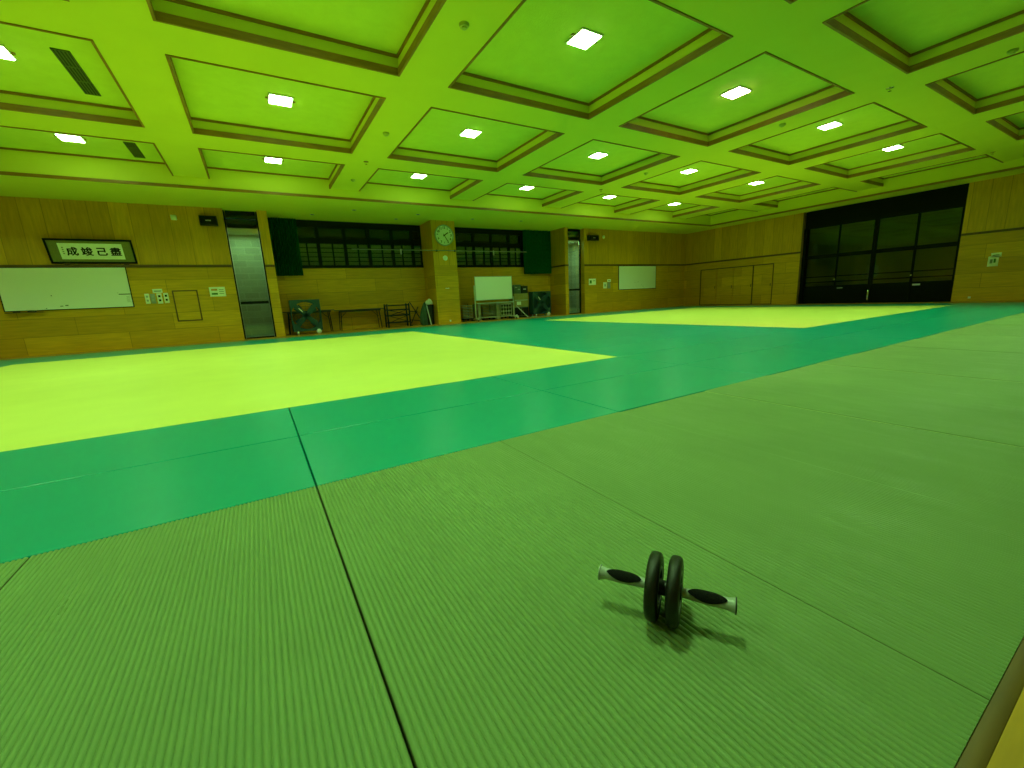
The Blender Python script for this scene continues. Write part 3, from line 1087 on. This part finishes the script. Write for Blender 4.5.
# long metal rail in front of the windows and across the pillar
(xa, za), (xb, zb) = ony(351.5, 249, W - .05), ony(526.5, 253.3, W - .05)
r = thing('metal_rail', 'long thin metal rail crossing the windows and the clock pillar', 'rail', (xa, W - .05, za))
zb = za + .0
MB().tube([(0, 0, 0), (xb - xa, 0, zb - za)], .012, 12).build('rail', M['greyplate'], r)
for px in (401, 493.5):
    xx = ony(px, 252, W - .05)[0] - xa
    MB().box(xx - .02, xx + .02, -.02, .02, -.14, .03, .004).build('clamp', M['alu'], r)
for px in (437, 455):
    xx = ony(px, 252, W - .05)[0] - xa
    MB().box(xx - .02, xx + .02, -.01, .05, -.03, .03, .004).build('bracket', M['darkframe'], r)

# ------------------------------------------------------------------ clock on the pillar
x, z = ony(444.3, 235.3, W - .05)
RC = .325
r = thing('wall_clock', 'round white wall clock with black hands on the wooden pillar', 'clock', (x, W, z))
MB().lathe([(0, -.005), (RC, -.005), (RC + .015, -.02), (RC + .015, -.06), (RC - .012, -.065), (RC - .02, -.045)], axis='y', n=64).build('case', M['greyplastic'], r)
MB().lathe([(0, -.04), (RC - .018, -.04), (RC - .018, -.046), (0, -.046)], axis='y', n=64).build('dial', M['clockface'], r)
for kk in range(12):
    a = 2 * PI * kk / 12
    b = MB()
    c = bpy.data.curves.new('n', 'FONT'); c.body = str(kk if kk else 12); c.size = .105; c.align_x = 'CENTER'; c.align_y = 'CENTER'; c.offset = .003
    t = bpy.data.objects.new('n', c); COL.objects.link(t); bpy.context.view_layer.update()
    me = bpy.data.meshes.new_from_object(t.evaluated_get(bpy.context.evaluated_depsgraph_get())); bpy.data.objects.remove(t)
    for v in me.vertices:
        v.co = Vector((v.co.x + .245 * math.sin(a), -.0475, v.co.y + .245 * math.cos(a)))
    me.materials.clear(); me.materials.append(M['ink'])
    n_ = bpy.data.objects.new('numeral', me); COL.objects.link(n_); n_.parent = r
    b.bm.free()
for nm, ang, ln, wd in (('hour_hand', 57, .17, .028), ('minute_hand', 150, .25, .02)):
    a = math.radians(ang)
    dx, dz = math.sin(a), math.cos(a)
    MB().bar((-dx * .05, -.052, -dz * .05), (dx * ln, -.052, dz * ln), wd, .004, (0, 1, 0)).build(nm, M['ink'], r)
MB().lathe([(0, -.05), (.018, -.05), (.018, -.058), (0, -.058)], axis='y', n=16).build('hand_cap', M['ink'], r)
x, z = ony(447.3, 288.3, W)
o = MB().box(-.07, .07, -.012, 0, -.01, .01, .003).build('coat_hook', M['plate']); o.location = (x, W + .001, z)
tag(o, 'narrow pale plate halfway up the clock pillar', 'plate')
x, z = ony(450.5, 321.5, W)
o = MB().box(-.03, .03, -.012, 0, -.03, .03, .004).build('wall_socket', M['plate']); o.location = (x, W, .1)
tag(o, 'small pale socket at the foot of the clock pillar', 'socket')

# ------------------------------------------------------------------ back wall: right section
r, hw, hh = wall_board('whiteboard', 'small wall whiteboard on the back wall near the far corner', 618.3, 655.3, 265.8, 288.3)
mk = MB()
for u, v in ((.42, .28), (.5, .3), (.6, .17), (.63, .1), (.66, .06)):
    mk.box(-hw + 2 * hw * u, -hw + 2 * hw * u + .03, -.0235, -.0222, hh * v, hh * v + .02)
mk.build('ink_mark', M['grayink'], r)
MB().box(hw - .4, hw - .02, -.08, -.031, -.012, .002, .003).build('pen_tray', M['darkframe'], r)
o = MB().tube([(-.06, 0, .009), (.06, 0, .009)], .008, 10).build('marker_pen', M['ink']); o.location = (r.location.x + hw - .22, W - .055, r.location.z + .003)
tag(o, 'dark marker pen on the tray of the small far whiteboard', 'marker')
sheet('notice_sheet', 'white notice with a dark block right of the second glass door', 'notice', 588.8, 595.8, 278.7, 285, ((.12, .4, .25, .75, 'greenprint'), (.55, .9, .6, .7, 'grayink')))
sheet('label_strip', 'pale label strip above the far switch plates', 'label', 607.2, 610.8, 279.3, 281.8, ((.2, .8, .35, .6, 'grayink'),))
for i, (a, c, lab) in enumerate(((603.2, 606.6, 'cream switch plate, left of the far pair beside the small whiteboard'), (607.3, 610.2, 'grey switch plate, right of the far pair beside the small whiteboard'))):
    xa, za = ony(a, 282.3, W); xb, zb = ony(c, 288.3, W)
    r = thing('switch_plate', lab, 'light switch', ((xa + xb) / 2, W, zb), 0, 'switch plates on the back wall')
    hw, hh = (xb - xa) / 2, za - zb
    MB().box(-hw, hw, -.012, 0, 0, hh, .004).build('plate', M['plate' if i == 0 else 'greyplate'], r)
    MB().box(-hw * .45, hw * .45, -.018, -.0115, hh * .3, hh * .7, .003).build('rocker', M['greyplastic'], r)

# ------------------------------------------------------------------ right wall: cupboard doors, dark glass doors
ye = [12.89, 12.073, 11.262, 10.395, 9.58]
for i in range(4):
    b = MB().box(XR + .012, XR + .05, ye[i + 1] + .012, ye[i] - .012, .03, 1.63, .003)
    d = struct(b.build('door_%d' % (i + 4), M['wall'], smooth=False))
    MB().box(XR + .004, XR + .013, ye[i + 1] + .06, ye[i + 1] + .09, .75, .87, .003).build('finger_pull', M['rail'], d)
b = MB()
b.box(XR - .006, XR + .05, 9.565, 12.9, 1.63, 1.665)
b.box(XR - .006, XR + .05, 12.88, 12.91, 0, 1.63)
b.box(XR - .008, XR + .05, ye[3] - .018, ye[3] + .018, 0, 1.63)
b.box(XR - .006, XR + .05, 9.555, 9.585, 0, 1.63)
b.box(XR + .012, XR + .05, 9.58, 12.88, 0, .03)
struct(b.build('trim_cupboard', M['seam'], smooth=False))

xg = XR + .1
b = MB()
b.box(xg - .02, xg + .1, DKR, DKL, 2.82, HS)                # header
b.box(xg - .02, xg + .1, DKR, DKL, 0, .02)
b.box(xg - .08, xg + .1, DKL - .1, DKL, 0, 2.82)
b.box(xg - .08, xg + .1, DKR, DKR + .06, 0, 2.82)
door = struct(b.build('door_3', M['blackframe'], smooth=False))
struct(MB().box(XR - .03, XR + .2, DKL - .001, DKL + .06, 0, HS).build('trim_jamb', M['rail'], smooth=False))
pan = [(8.40, 7.42), (7.36, 6.38), (6.25, 5.27), (5.22, 4.27)]
for i, (ya, yb) in enumerate(pan):
    lf = MB()
    st = .055 if i != 1 else .055
    l0 = ya + (.04 if i in (0,) else .03)
    x0_, x1_ = xg - (.02 if i in (1, 2) else -.02), xg + (.02 if i in (1, 2) else .06)
    top = ya + .03 if i != 2 else ya + .06
    bot = yb - .03 if i != 1 else yb - .06
    lf.box(x0_, x1_, ya, top, .02, 2.82)
    lf.box(x0_, x1_, bot, yb, .02, 2.82)
    lf.box(x0_, x1_, yb, ya, .02, .66)
    lf.box(x0_, x1_, yb, ya, 1.68, 1.81)
    lf.box(x0_, x1_, yb, ya, 2.80, 2.82)
    lo = lf.build('door_leaf', M['blackframe'], door, smooth=False)
    xm = (x0_ + x1_) / 2
    MB().box(xm, xm + .006, yb, ya, 1.81, 2.80).build('pane', M['glass'], lo, smooth=False)
    MB().box(xm, xm + .006, yb, ya, .66, 1.68).build('pane', M['glass'], lo, smooth=False)
    rl = MB()
    for zz in (.80, 1.0):
        rl.box(xm + .012, xm + .03, yb, ya, zz - .02, zz + .02)
    rl.build('guard_rail', M['blackframe'], lo, smooth=False)
ha = [(360, 522, 357, 562)]
y_, zt_ = onx(868.0, 292.5, XR); _, zb_ = onx(867.6, 301.5, XR)
MB().bar((XR + .04, 6.33, .1), (XR + .04, 6.33, .44), .035, .03, (1, 0, 0), .006).build('pull_handle', M['chrome'], door)
MB().box(XR + .05, XR + .085, 5.17, 5.0, .55, .59, .006).build('push_plate', M['white'], door)
MB().box(XR + .05, XR + .085, 7.28, 7.12, .55, .57, .006).build('push_plate', M['greyplastic'], door)
for yy in (7.39, 5.245):
    MB().lathe([(0, 0), (.022, 0), (.022, -.02), (0, -.024)], (XR + .06, yy, .88), 'x', 14).build('lock', M['chrome'], door)
# lobby behind the dark doors
b = MB()
b.box(XR + 2.2, XR + 2.3, DKR - 1, DKL + 1, 0, HS)
b.box(XR + .2, XR + 2.2, DKR - 1, DKL + 1, -.02, 0)
struct(b.build('wall_lobby', M['lobby'], smooth=False))

sheet('wall_panel', 'pale switch panel with a dark key on the right-hand wall', 'switch panel', 988.6, 997.6, 256.5, 266, ((.55, .75, .35, .75, 'greenprint'), (.2, .45, .3, .7, 'grayink')), 'plate', wall='x')
sheet('label_strip', 'pale label strip above the panel on the right-hand wall', 'label', 991.5, 1001.2, 253.2, 256.6, ((.2, .8, .35, .6, 'grayink'),), wall='x')
y, z = onx(969, 299, XR)
o = MB().box(-.012, 0, -.03, .03, -.03, .03, .003).build('wall_socket', M['plate']); o.location = (XR, y, .12)
tag(o, 'tiny pale socket low on the right-hand wall', 'socket')

# ------------------------------------------------------------------ things in the recesses
def big_fan(px0, px1, ptop, pbot, Y, label, rz=0.0, closed=False):
    pm = (ptop + pbot) / 2
    xa, xb = ony(px0, pm, Y)[0], ony(px1, pm, Y)[0]
    zt = ony((px0 + px1) / 2 - 1, ptop, Y)[1]
    w, h = xb - xa, zt
    r = thing('floor_fan', label, 'fan', ((xa + xb) / 2, Y, 0), rz, 'square floor fans')
    hw, dp, wr = w / 2, .34, .075
    z0 = .10
    # square shroud
    s = MB()
    t = .022
    s.box(-hw, hw, 0, dp, h - t, h, .006); s.box(-hw, hw, 0, dp, z0, z0 + t, .006)
    s.box(-hw, -hw + t, 0, dp, z0 + t, h - t, .006); s.box(hw - t, hw, 0, dp, z0 + t, h - t, .006)
    s.build('shroud', M['fanblue'], r)
    zc = (z0 + h) / 2
    R = min(hw, (h - z0) / 2) * .985
    f = MB()
    n = 48
    sq = []
    for k_ in range(n):
        a = 2 * PI * (k_ + .5) / n
        c, s_ = math.cos(a), math.sin(a)
        q = 1 / max(abs(c), abs(s_))
        sq.append((c * q * (hw - .004), s_ * q * ((h - z0) / 2 - .004)))
    for yy in (.02, .03):
        Rg = [f.bm.verts.new((R * math.cos(2 * PI * (k_ + .5) / n), yy, zc + R * math.sin(2 * PI * (k_ + .5) / n))) for k_ in range(n)]
        Qg = [f.bm.verts.new((a, yy, zc + c)) for a, c in sq]
        for k_ in range(n):
            f.bm.faces.new((Rg[k_], Rg[(k_ + 1) % n], Qg[(k_ + 1) % n], Qg[k_]))
    f.lathe([(R, .02), (R + .006, .02), (R + .006, dp - .05), (R, dp - .05)], (0, 0, zc), 'y', n, closed=True)
    f.build('front_plate', M['fanblue'], r)
    g = MB()
    for rr_ in (.25, .45, .65, .85):
        g.lathe([(R * rr_ - .003, .008), (R * rr_ + .003, .008), (R * rr_ + .003, .014), (R * rr_ - .003, .014)], (0, 0, zc), 'y', 40, closed=True)
    for k_ in range(16):
        a = 2 * PI * k_ / 16
        g.tube([(.1 * R * math.cos(a), .012, zc + .1 * R * math.sin(a)), (R * 1.02 * math.cos(a), .014, zc + R * 1.02 * math.sin(a))], .0025, 6)
    g.build('guard', M['fandark'], r)
    if closed:
        MB().lathe([(0, dp - .07), (R, dp - .07), (R, dp - .05), (0, dp - .05)], (0, 0, zc), 'y', 40).build('back_panel', M['fandark'], r)
    xb_ = MB()
    for sx in (-1, 1):
        xb_.bar((-sx * hw * .84, .05, zc - (h - z0) * .40), (sx * hw * .84, .05, zc + (h - z0) * .40), .13, .03, (0, 1, 0), .004)
    xb_.build('cross_brace', M['fanblue'], r)
    MB().lathe([(0, .07), (.07, .07), (.09, .09), (.09, .26), (.07, .3), (0, .3)], (0, 0, zc), 'y', 24).build('motor', M['fandark'], r)
    for k_ in range(4):
        a = 2 * PI * k_ / 4 + .75
        bl = MB()
        pr, nx = [], 8
        for side in (-1, 1):
            row = []
            for i in range(nx + 1):
                rad = .1 + (R * .92 - .1) * i / nx
                wdt = .10 + .07 * i / nx
                aa = a + side * wdt / max(rad, .25) * .6
                row.append((rad * math.cos(aa), .11 + side * .035, zc + rad * math.sin(aa)))
            pr.append(row)
        for dy in (0, .004):
            vs = [[bl.bm.verts.new((p[0], p[1] + dy, p[2])) for p in row] for row in pr]
            for i in range(nx):
                bl.bm.faces.new((vs[0][i], vs[0][i + 1], vs[1][i + 1], vs[1][i]))
        bl.build('blade', M['fanblue'], r)
    MB().bar((-hw * .45, -.006, zc + R * .55), (-hw * .22, -.006, zc + R * .26), .025, .006, (0, 1, 0)).build('blade_highlight', M['white'], r)  # white bar standing in for a bright highlight on a blade
    for sx in (-1, 1):
        for yy in (.05, dp - .05):
            big = sx > 0 and yy < .1
            c = MB()
            wr_ = .075 if big else .055
            xx = sx * (hw - .12)
            c.box(xx - .02, xx + .02, yy - .02, yy + .02, wr_, z0 + .01)
            ct = c.build('caster', M['fandark'], r)
            MB().lathe([(0, -.022), (wr_ * .8, -.022), (wr_, -.012), (wr_, .012), (wr_ * .8, .022), (0, .022)], (xx, yy - .03, wr_), 'y' if big else 'x', 20).build('wheel', M['white'], ct)
    return r


big_fan(291, 321.2, 299.6, 328, 13.95, 'blue-grey square floor fan with crossed braces by the first glass door')
big_fan(533.4, 551, 291.3, 313.6, 14.05, 'darker blue square floor fan on casters in the corner of the right recess', closed=True)


def folding_table(px0, px1, pt, Y, label):
    xa, zt = ony(px0, pt, Y); xb, _ = ony(px1, pt, Y)
    w = xb - xa
    h = zt
    r = thing('folding_table', label, 'table', ((xa + xb) / 2, Y + .22, 0), 0, 'long low folding tables')
    MB().box(-w / 2, w / 2, -.22, .22, h - .03, h, .006).build('table_top', M['tabletop'], r)
    for sx in (-1, 1):
        f = MB()
        x = sx * (w / 2 - .13)
        for yy in (-.17, .17):
            f.tube([(x - sx * .02, yy, h - .03), (x + sx * .02, yy, .01)], .014, 10)
        f.tube([(x - sx * .002, -.17, h * .45), (x - sx * .002, .17, h * .45)], .01, 8)
        f.build('leg_frame', M['tableleg'], r)
        MB().tube([(x - sx * .02, 0, h * .62), (x - sx * .26, 0, h - .03)], .009, 8).build('strut', M['tableleg'], r)
    MB().box(-w / 2 + .1, w / 2 - .1, -.2, -.185, h - .075, h - .03).build('apron', M['tabletop'], r)


folding_table(283, 334.5, 312, 14.35, 'long low dark folding table standing behind the left floor fan')
folding_table(336, 384, 310.3, 14.35, 'long low dark folding table between the fan and the black rack')

# black metal rack with cross braces
def black_rack(px0, px1, pt, Y, dp, label):
    xa, zt = ony(px0, pt, Y); xb, _ = ony(px1, pt, Y)
    w = xb - xa
    r = thing('metal_rack', label, 'rack', (xa, Y, 0))
    for x in (.025, w - .025):
        for y in (.02, dp - .02):
            MB().box(x - .025, x + .025, y - .02, y + .02, 0, zt, .004).build('post', M['tableleg'], r)
    for fr in (.2, .5, .74, .93):
        b = MB()
        for y in (.02, dp - .02):
            b.box(.05, w - .05, y - .012, y + .012, zt * fr - .022, zt * fr + .022)
        for x in (.025, w - .025):
            b.box(x - .012, x + .012, .04, dp - .04, zt * fr - .018, zt * fr + .018)
        b.build('crossbar', M['tableleg'], r)
    b = MB()
    for f0, f1 in ((.5, .74), (.2, .5)):
        for s in (0, 1):
            b.bar((.05 if s else w - .05, .02, zt * f0), (w - .05 if s else .05, .02, zt * f1), .02, .012, (0, 1, 0))
    b.build('brace', M['tableleg'], r)
    return r


black_rack(386, 409.5, 304.2, 14.2, .35, 'open black metal rack with crossed braces left of the pillar')
# second, folded frame leaning beside it
xa, _ = ony(410, 315, 14.4)
r = thing('folding_stand', 'black folded stand leaning between the rack and the draped bin', 'stand', (xa, 14.4, 0))
zz = .82
for i, (p, q) in enumerate((((0.02, 0, zz), (.42, 0, .12)), ((.05, .08, .08), (.34, .08, zz * .78)), ((.02, .04, .5), (.3, .04, .46)), ((.02, .04, .2), (.42, .04, .14)))):
    MB().bar(p, q, .03, .03, (0, 1, 0), .004).build('strut', M['tableleg'], r)
for x in (.04, .4):
    MB().tube([(x, -.06, .015), (x, .14, .015)], .015, 8).build('foot', M['rubber'], r)

# draped bin beside the pillar
Yb = 14.0
xa, zt = ony(423.3, 305, Yb); xb, _ = ony(428.3, 305, Yb)
bw = .34
r = thing('tall_bin', 'tall dark upright bin against the left side of the pillar', 'bin', (CL - .15, Yb + .2, 0))
b = MB()
pr = [(.11, 0), (.125, zt - .06), (.135, zt - .05), (.135, zt), (.115, zt), (.105, .02)]
rings = []
for s, z in pr:
    ring = []
    for k_ in range(24):
        a = 2 * PI * k_ / 24
        c, s_ = math.cos(a), math.sin(a)
        q = (abs(c) ** 4 + abs(s_) ** 4) ** -.25
        ring.append(b.bm.verts.new((s * c * q, s * s_ * q, z)))
    rings.append(ring)
for A_, B_ in zip(rings, rings[1:]):
    for k_ in range(24):
        b.bm.faces.new((A_[k_], A_[(k_ + 1) % 24], B_[(k_ + 1) % 24], B_[k_]))
b.bm.faces.new(rings[0][::-1]); b.bm.faces.new(rings[-1])
b.build('bin_body', M['black'], r)
MB().lathe([(.0, zt - .03), (.09, zt - .03), (.09, zt - .02), (0, zt - .02)], n=20).build('bin_opening', M['ventdark'], r)


def draped(name, label, cat, m, pts, rad, loc):
    """soft bundle: a lofted, creased column"""
    b = MB()
    rings = []
    rnd = random.Random(len(name))
    ph = [rnd.random() * 6 for _ in range(4)]
    for i, (c, r_) in enumerate(zip(pts, rad)):
        ring = []
        for k_ in range(20):
            a = 2 * PI * k_ / 20
            q = 1 + .16 * math.sin(3 * a + ph[0] + i * .3) + .1 * math.sin(7 * a + ph[1])
            ring.append(b.bm.verts.new((c[0] + r_[0] * q * math.cos(a), c[1] + r_[1] * q * math.sin(a), c[2] + .01 * math.sin(4 * a + i))))
        rings.append(ring)
    for A_, B_ in zip(rings, rings[1:]):
        for k_ in range(20):
            b.bm.faces.new((A_[k_], A_[(k_ + 1) % 20], B_[(k_ + 1) % 20], B_[k_]))
    b.bm.faces.new(rings[0][::-1]); b.bm.faces.new(rings[-1])
    o = b.build(name, m)
    o.location = loc
    return tag(o, label, cat)


cx = CL - .42
draped('folded_cover', 'grey-green folded canvas cover standing against the dark bin', 'cover', M['canvas'],
       [(-.02, 0, 0), (-.06, 0, .1), (-.05, 0, .3), (-.01, 0, .55), (.02, 0, .72), (.04, 0, .78)], [(.10, .09), (.12, .1), (.11, .1), (.085, .07), (.045, .045), (.015, .015)], (cx, 14.0, 0))
draped('white_cloth', 'crumpled white cloth heaped on the rim of the dark bin', 'cloth', M['cloth'],
       [(0, 0, 0), (-.01, 0, .05), (.0, 0, .11), (.02, 0, .16), (.02, 0, .19)], [(.11, .1), (.12, .11), (.10, .08), (.055, .05), (.02, .02)], (CL - .16, Yb + .2, zt + .012))
r = MB().tube([(0, 0, 0), (-.07, .13, zt - .02)], .018, 10).build('pale_pole', M['white'])
r.location = (CL - .24, 13.9, 0)
tag(r, 'pale pole leaning on the front of the dark bin', 'pole')

# rolling whiteboard
Yw = 13.9
xa, zt = ony(474.6, 277, Yw); xb, zb = ony(512.2, 298.6, Yw)
w = xb - xa
r = thing('rolling_whiteboard', 'whiteboard on a wheeled pale stand right of the clock pillar', 'whiteboard', ((xa + xb) / 2, Yw, 0))
MB().box(-w / 2, w / 2, -.012, .012, zb, zt, .004).build('board', M['wb'], r)
MB().frame(-w / 2 - .015, w / 2 + .015, zb - .015, zt + .015, -.018, .018, .022, .004).build('frame', M['alu'], r)
MB().box(-w / 2 - .02, w / 2 + .02, -.1, .02, zb - .14, zb - .10, .006).build('pen_tray', M['palesteel'], r)
for sx in (-1, 1):
    x = sx * (w / 2 + .045)
    p = MB().box(x - .022, x + .022, -.02, .02, .09, zt - .3 if sx < 0 else zb + .08, .004).build('post', M['palesteel'], r)
    f = MB().box(x - .025, x + .025, -.22, .22, .06, .1, .006).build('foot', M['palesteel'], r)
    for yy in (-.19, .19):
        MB().lathe([(0, -.012), (.03, -.012), (.03, .012), (0, .012)], (x, yy, .03), 'x', 14).build('wheel', M['black'], f)
MB().box(-w / 2 - .03, w / 2 + .03, -.012, .012, .10, .13, .004).build('crossbar', M['palesteel'], r)


# stacks of flat folded chairs on low dollies
def folded_chair(w):
    r = thing('folded_chair', 'flat folded grey chair', 'chair')
    s = MB()
    s.tube([(-w / 2, .42, .012), (-w / 2, 0, .012), (w / 2, 0, .012), (w / 2, .42, .012)], .0125, 8)
    s.build('frame', M['palesteel'], r)
    MB().box(-w / 2 + .02, w / 2 - .02, .04, .24, .004, .022, .004).build('seat', M['chairgrey'], r)
    MB().box(-w / 2 + .02, w / 2 - .02, .30, .41, .004, .022, .004).build('backrest', M['chairgrey'], r)
    return r


stk = [(461.5, 473.2, 304.8, 'left of the wheeled whiteboard'), (481.2, 495.2, 303.8, 'under the middle of the wheeled whiteboard')]
for si, (p0, p1, pt, where) in enumerate(stk):
    Y = 14.32
    xa, zt = ony(p0, pt, Y); xb, _ = ony(p1, pt, Y)
    w = xb - xa
    xc = (xa + xb) / 2
    r = thing('chair_dolly', 'low dark dolly carrying the chair stack ' + where, 'dolly', (xc, Y, 0))
    MB().box(-w / 2, w / 2, 0, .46, .075, .11, .006).build('deck', M['darkframe'], r)
    for sx in (-1, 1):
        for yy in (.05, .41):
            MB().lathe([(0, -.015), (.036, -.015), (.036, .015), (0, .015)], (sx * (w / 2 - .06), yy, .036), 'x', 12).build('wheel', M['black'], r)
        MB().box(sx * (w / 2 - .012) - .012, sx * (w / 2 - .012) + .012, .44, .46, .11, zt + .02, .003).build('upright', M['darkframe'], r)
    n = 9
    first = folded_chair(w - .09)
    step = (zt - .11) / n
    for i in range(n):
        lab = 'folded grey chair in the stack %s, %s from top' % (where, ORD[n - 1 - i])
        if i == 0:
            first.location = (xc, Y + .005, .112); first['label'] = lab; first['group'] = 'folded chairs stacked in the right recess'
        else:
            dup(first, (xc, Y + .005, .112 + i * step), None, lab, 'folded chairs stacked in the right recess')

# pale upright boards between the stacks
for p0, p1, pt, lab in ((477.9, 480.6, 303.6, 'tall pale panel standing on edge between the chair stacks'), (496.2, 499.4, 303.2, 'tall pale panel on edge left of the dotted pale trolley')):
    xa, zt = ony(p0, pt, 14.32); xb, _ = ony(p1, pt, 14.32)
    r = thing('panel_board', lab, 'board', ((xa + xb) / 2, 14.32, 0), 0, 'pale panels on edge')
    MB().box(-(xb - xa) / 2, (xb - xa) / 2, 0, .5, .0, zt, .008).build('board', M['palesteel'], r)
    MB().box(-(xb - xa) / 2 - .006, (xb - xa) / 2 + .006, -.008, .03, zt - .06, zt + .006, .004).build('edge_cap', M['greyplastic'], r)

# pale trolley with rows of dark-ended tubes
xa, zt = ony(500.2, 303.6, 14.32); xb, _ = ony(511.6, 303.6, 14.32)
w = xb - xa
r = thing('tube_trolley', 'pale trolley with three rows of dark round holes under the whiteboard', 'trolley', ((xa + xb) / 2, 14.32, 0))
MB().box(-w / 2, w / 2, 0, .45, .09, zt, .01).build('cabinet', M['palesteel'], r)
for rr_ in range(3):
    for cc in range(4):
        x = -w / 2 + w * (cc + .6) / 4.3
        z = zt - .09 - rr_ * .135
        MB().lathe([(0, -.03), (.038, -.03), (.045, -.02), (.045, .0), (0, .0)], (x, 0, z), 'y', 16).build('tube_end', M['black'], r)
        MB().box(x - .012, x + .012, -.012, 0, z - .085, z - .04, .002).build('slot', M['black'], r)
for sx in (-1, 1):
    for yy in (.06, .39):
        MB().lathe([(0, -.016), (.045, -.016), (.045, .016), (0, .016)], (sx * (w / 2 - .08), yy, .045), 'x', 14).build('wheel', M['black'], r)

# boxes and clutter between the whiteboard and the right fan
Yk = 14.3
def clutter_box(name, label, cat, px0, px1, pt, pb, Y, dp, m, bev=.012, z0=None):
    xa, zt = ony(px0, pt, Y); xb, zb = ony(px1, pb, Y)
    if z0 is not None:
        zb = z0
    r = thing(name, label, cat, ((xa + xb) / 2, Y, zb))
    hw, hh = (xb - xa) / 2, zt - zb
    MB().box(-hw, hw, 0, dp, 0, hh, bev).build('body', M[m], r)
    return r, hw, hh, zt


r, hw, hh, ztop = clutter_box('cardboard_box', 'brown cardboard carton under the grey and black cases', 'box', 514.3, 528.5, 293.7, 303, Yk, .45, 'card', .004, z0=.42)
MB().box(-hw, hw, -.002, .0, hh * .47, hh * .53).build('tape', M['palesteel'], r)
MB().box(-hw * .7, -hw * .1, -.003, .0, hh * .15, hh * .4).build('paper_label', M['paper'], r)
base_top = .42
r2_, hw2, hh2, _ = clutter_box('low_cabinet', 'dark low cabinet under the carton beside the right fan', 'cabinet', 514.3, 528.8, 303.2, 316, Yk, .45, 'greybox', .008, z0=0)
r2_.location.z = 0
for ch in [c for c in COL.objects if c.parent == r2_]:
    bpy.data.objects.remove(ch)
MB().box(-hw2, hw2, 0, .45, .05, .415, .008).build('body', M['greybox'], r2_)
for sx in (-1, 1):
    d = MB().box(sx * hw2 * .5 - hw2 * .46, sx * hw2 * .5 + hw2 * .46, -.014, -.001, .08, .39, .004).build('door', M['darkframe'], r2_)
    MB().tube([(sx * .05, -.03, .2), (sx * .05, -.03, .3)], .006, 8).build('handle', M['chrome'], d)
MB().box(-hw2 + .03, hw2 - .03, .02, .43, 0, .05).build('plinth', M['black'], r2_)
ra, hwa, hha, _ = clutter_box('grey_case', 'grey-green plastic case on the carton right of the wheeled whiteboard', 'case', 513.6, 521.2, 284.8, 293.7, Yk, .35, 'greybox', .015, z0=ztop + .001)
MB().box(-hwa * .7, -hwa * .05, -.004, 0, hha * .66, hha * .74).build('latch', M['palesteel'], ra)
MB().box(hwa * .1, hwa * .7, -.004, 0, hha * .42, hha * .5).build('latch', M['palesteel'], ra)
rb, hwb, hhb, _ = clutter_box('black_case', 'black case with a small pale label on top of the carton', 'case', 521.6, 528, 285.8, 293.7, Yk, .35, 'black', .012, z0=ztop + .001)
MB().box(-hwb * .5, hwb * .4, -.004, 0, hhb * .5, hhb * .6).build('name_label', M['paper'], rb)
MB().tube([(-hwb * .5, .17, hhb), (-hwb * .5, .17, hhb + .03), (hwb * .5, .17, hhb + .03), (hwb * .5, .17, hhb)], .008, 8).build('handle', M['black'], rb)
# pole leaning down to the floor
xa, za = ony(517.3, 305.7, 14.15); xb, _ = ony(527.3, 316, 13.9)
o = MB().tube([(xa, 14.22, za), (xb, 13.85, .02)], .018, 10).build('pale_pole', M['alu']); tag(o, 'pale pole slanting to the floor in front of the low cabinet', 'pole')
o = MB().tube([(xb + .05, 13.83, .015), (xb + .95, 13.84, .015)], .014, 10).build('pale_pole', M['palesteel']); tag(o, 'thin pale pole lying on the floor before the right fan', 'pole')
xa, za = ony(516, 302.5, 14.2)
draped('white_rag', 'small pale rag lying against the front of the carton', 'cloth', M['cloth'], [(0, 0, 0), (0, 0, .05), (0, 0, .1), (.01, 0, .13)], [(.08, .05), (.09, .05), (.05, .04), (.015, .015)], (xa - .02, 14.17, .0))

# ------------------------------------------------------------------ world and view
wd = bpy.data.worlds.new('world'); SC.world = wd
wd.use_nodes = True
wd.node_tree.nodes['Background'].inputs['Color'].default_value = (.02, .04, .03, 1)
wd.node_tree.nodes['Background'].inputs['Strength'].default_value = .15
SC.view_settings.view_transform = 'Standard'
SC.view_settings.look = 'None'
SC.view_settings.gamma = 1
SC.view_settings.exposure = -0.2
SC.view_settings.use_curve_mapping = False
SC.cycles.max_bounces = 8
SC.cycles.diffuse_bounces = 4
SC.cycles.glossy_bounces = 4
SC.cycles.transmission_bounces = 8
SC.cycles.use_denoising = True
SC.cycles.sample_clamp_indirect = 8
SC.cycles.caustics_reflective = False
SC.cycles.caustics_refractive = False
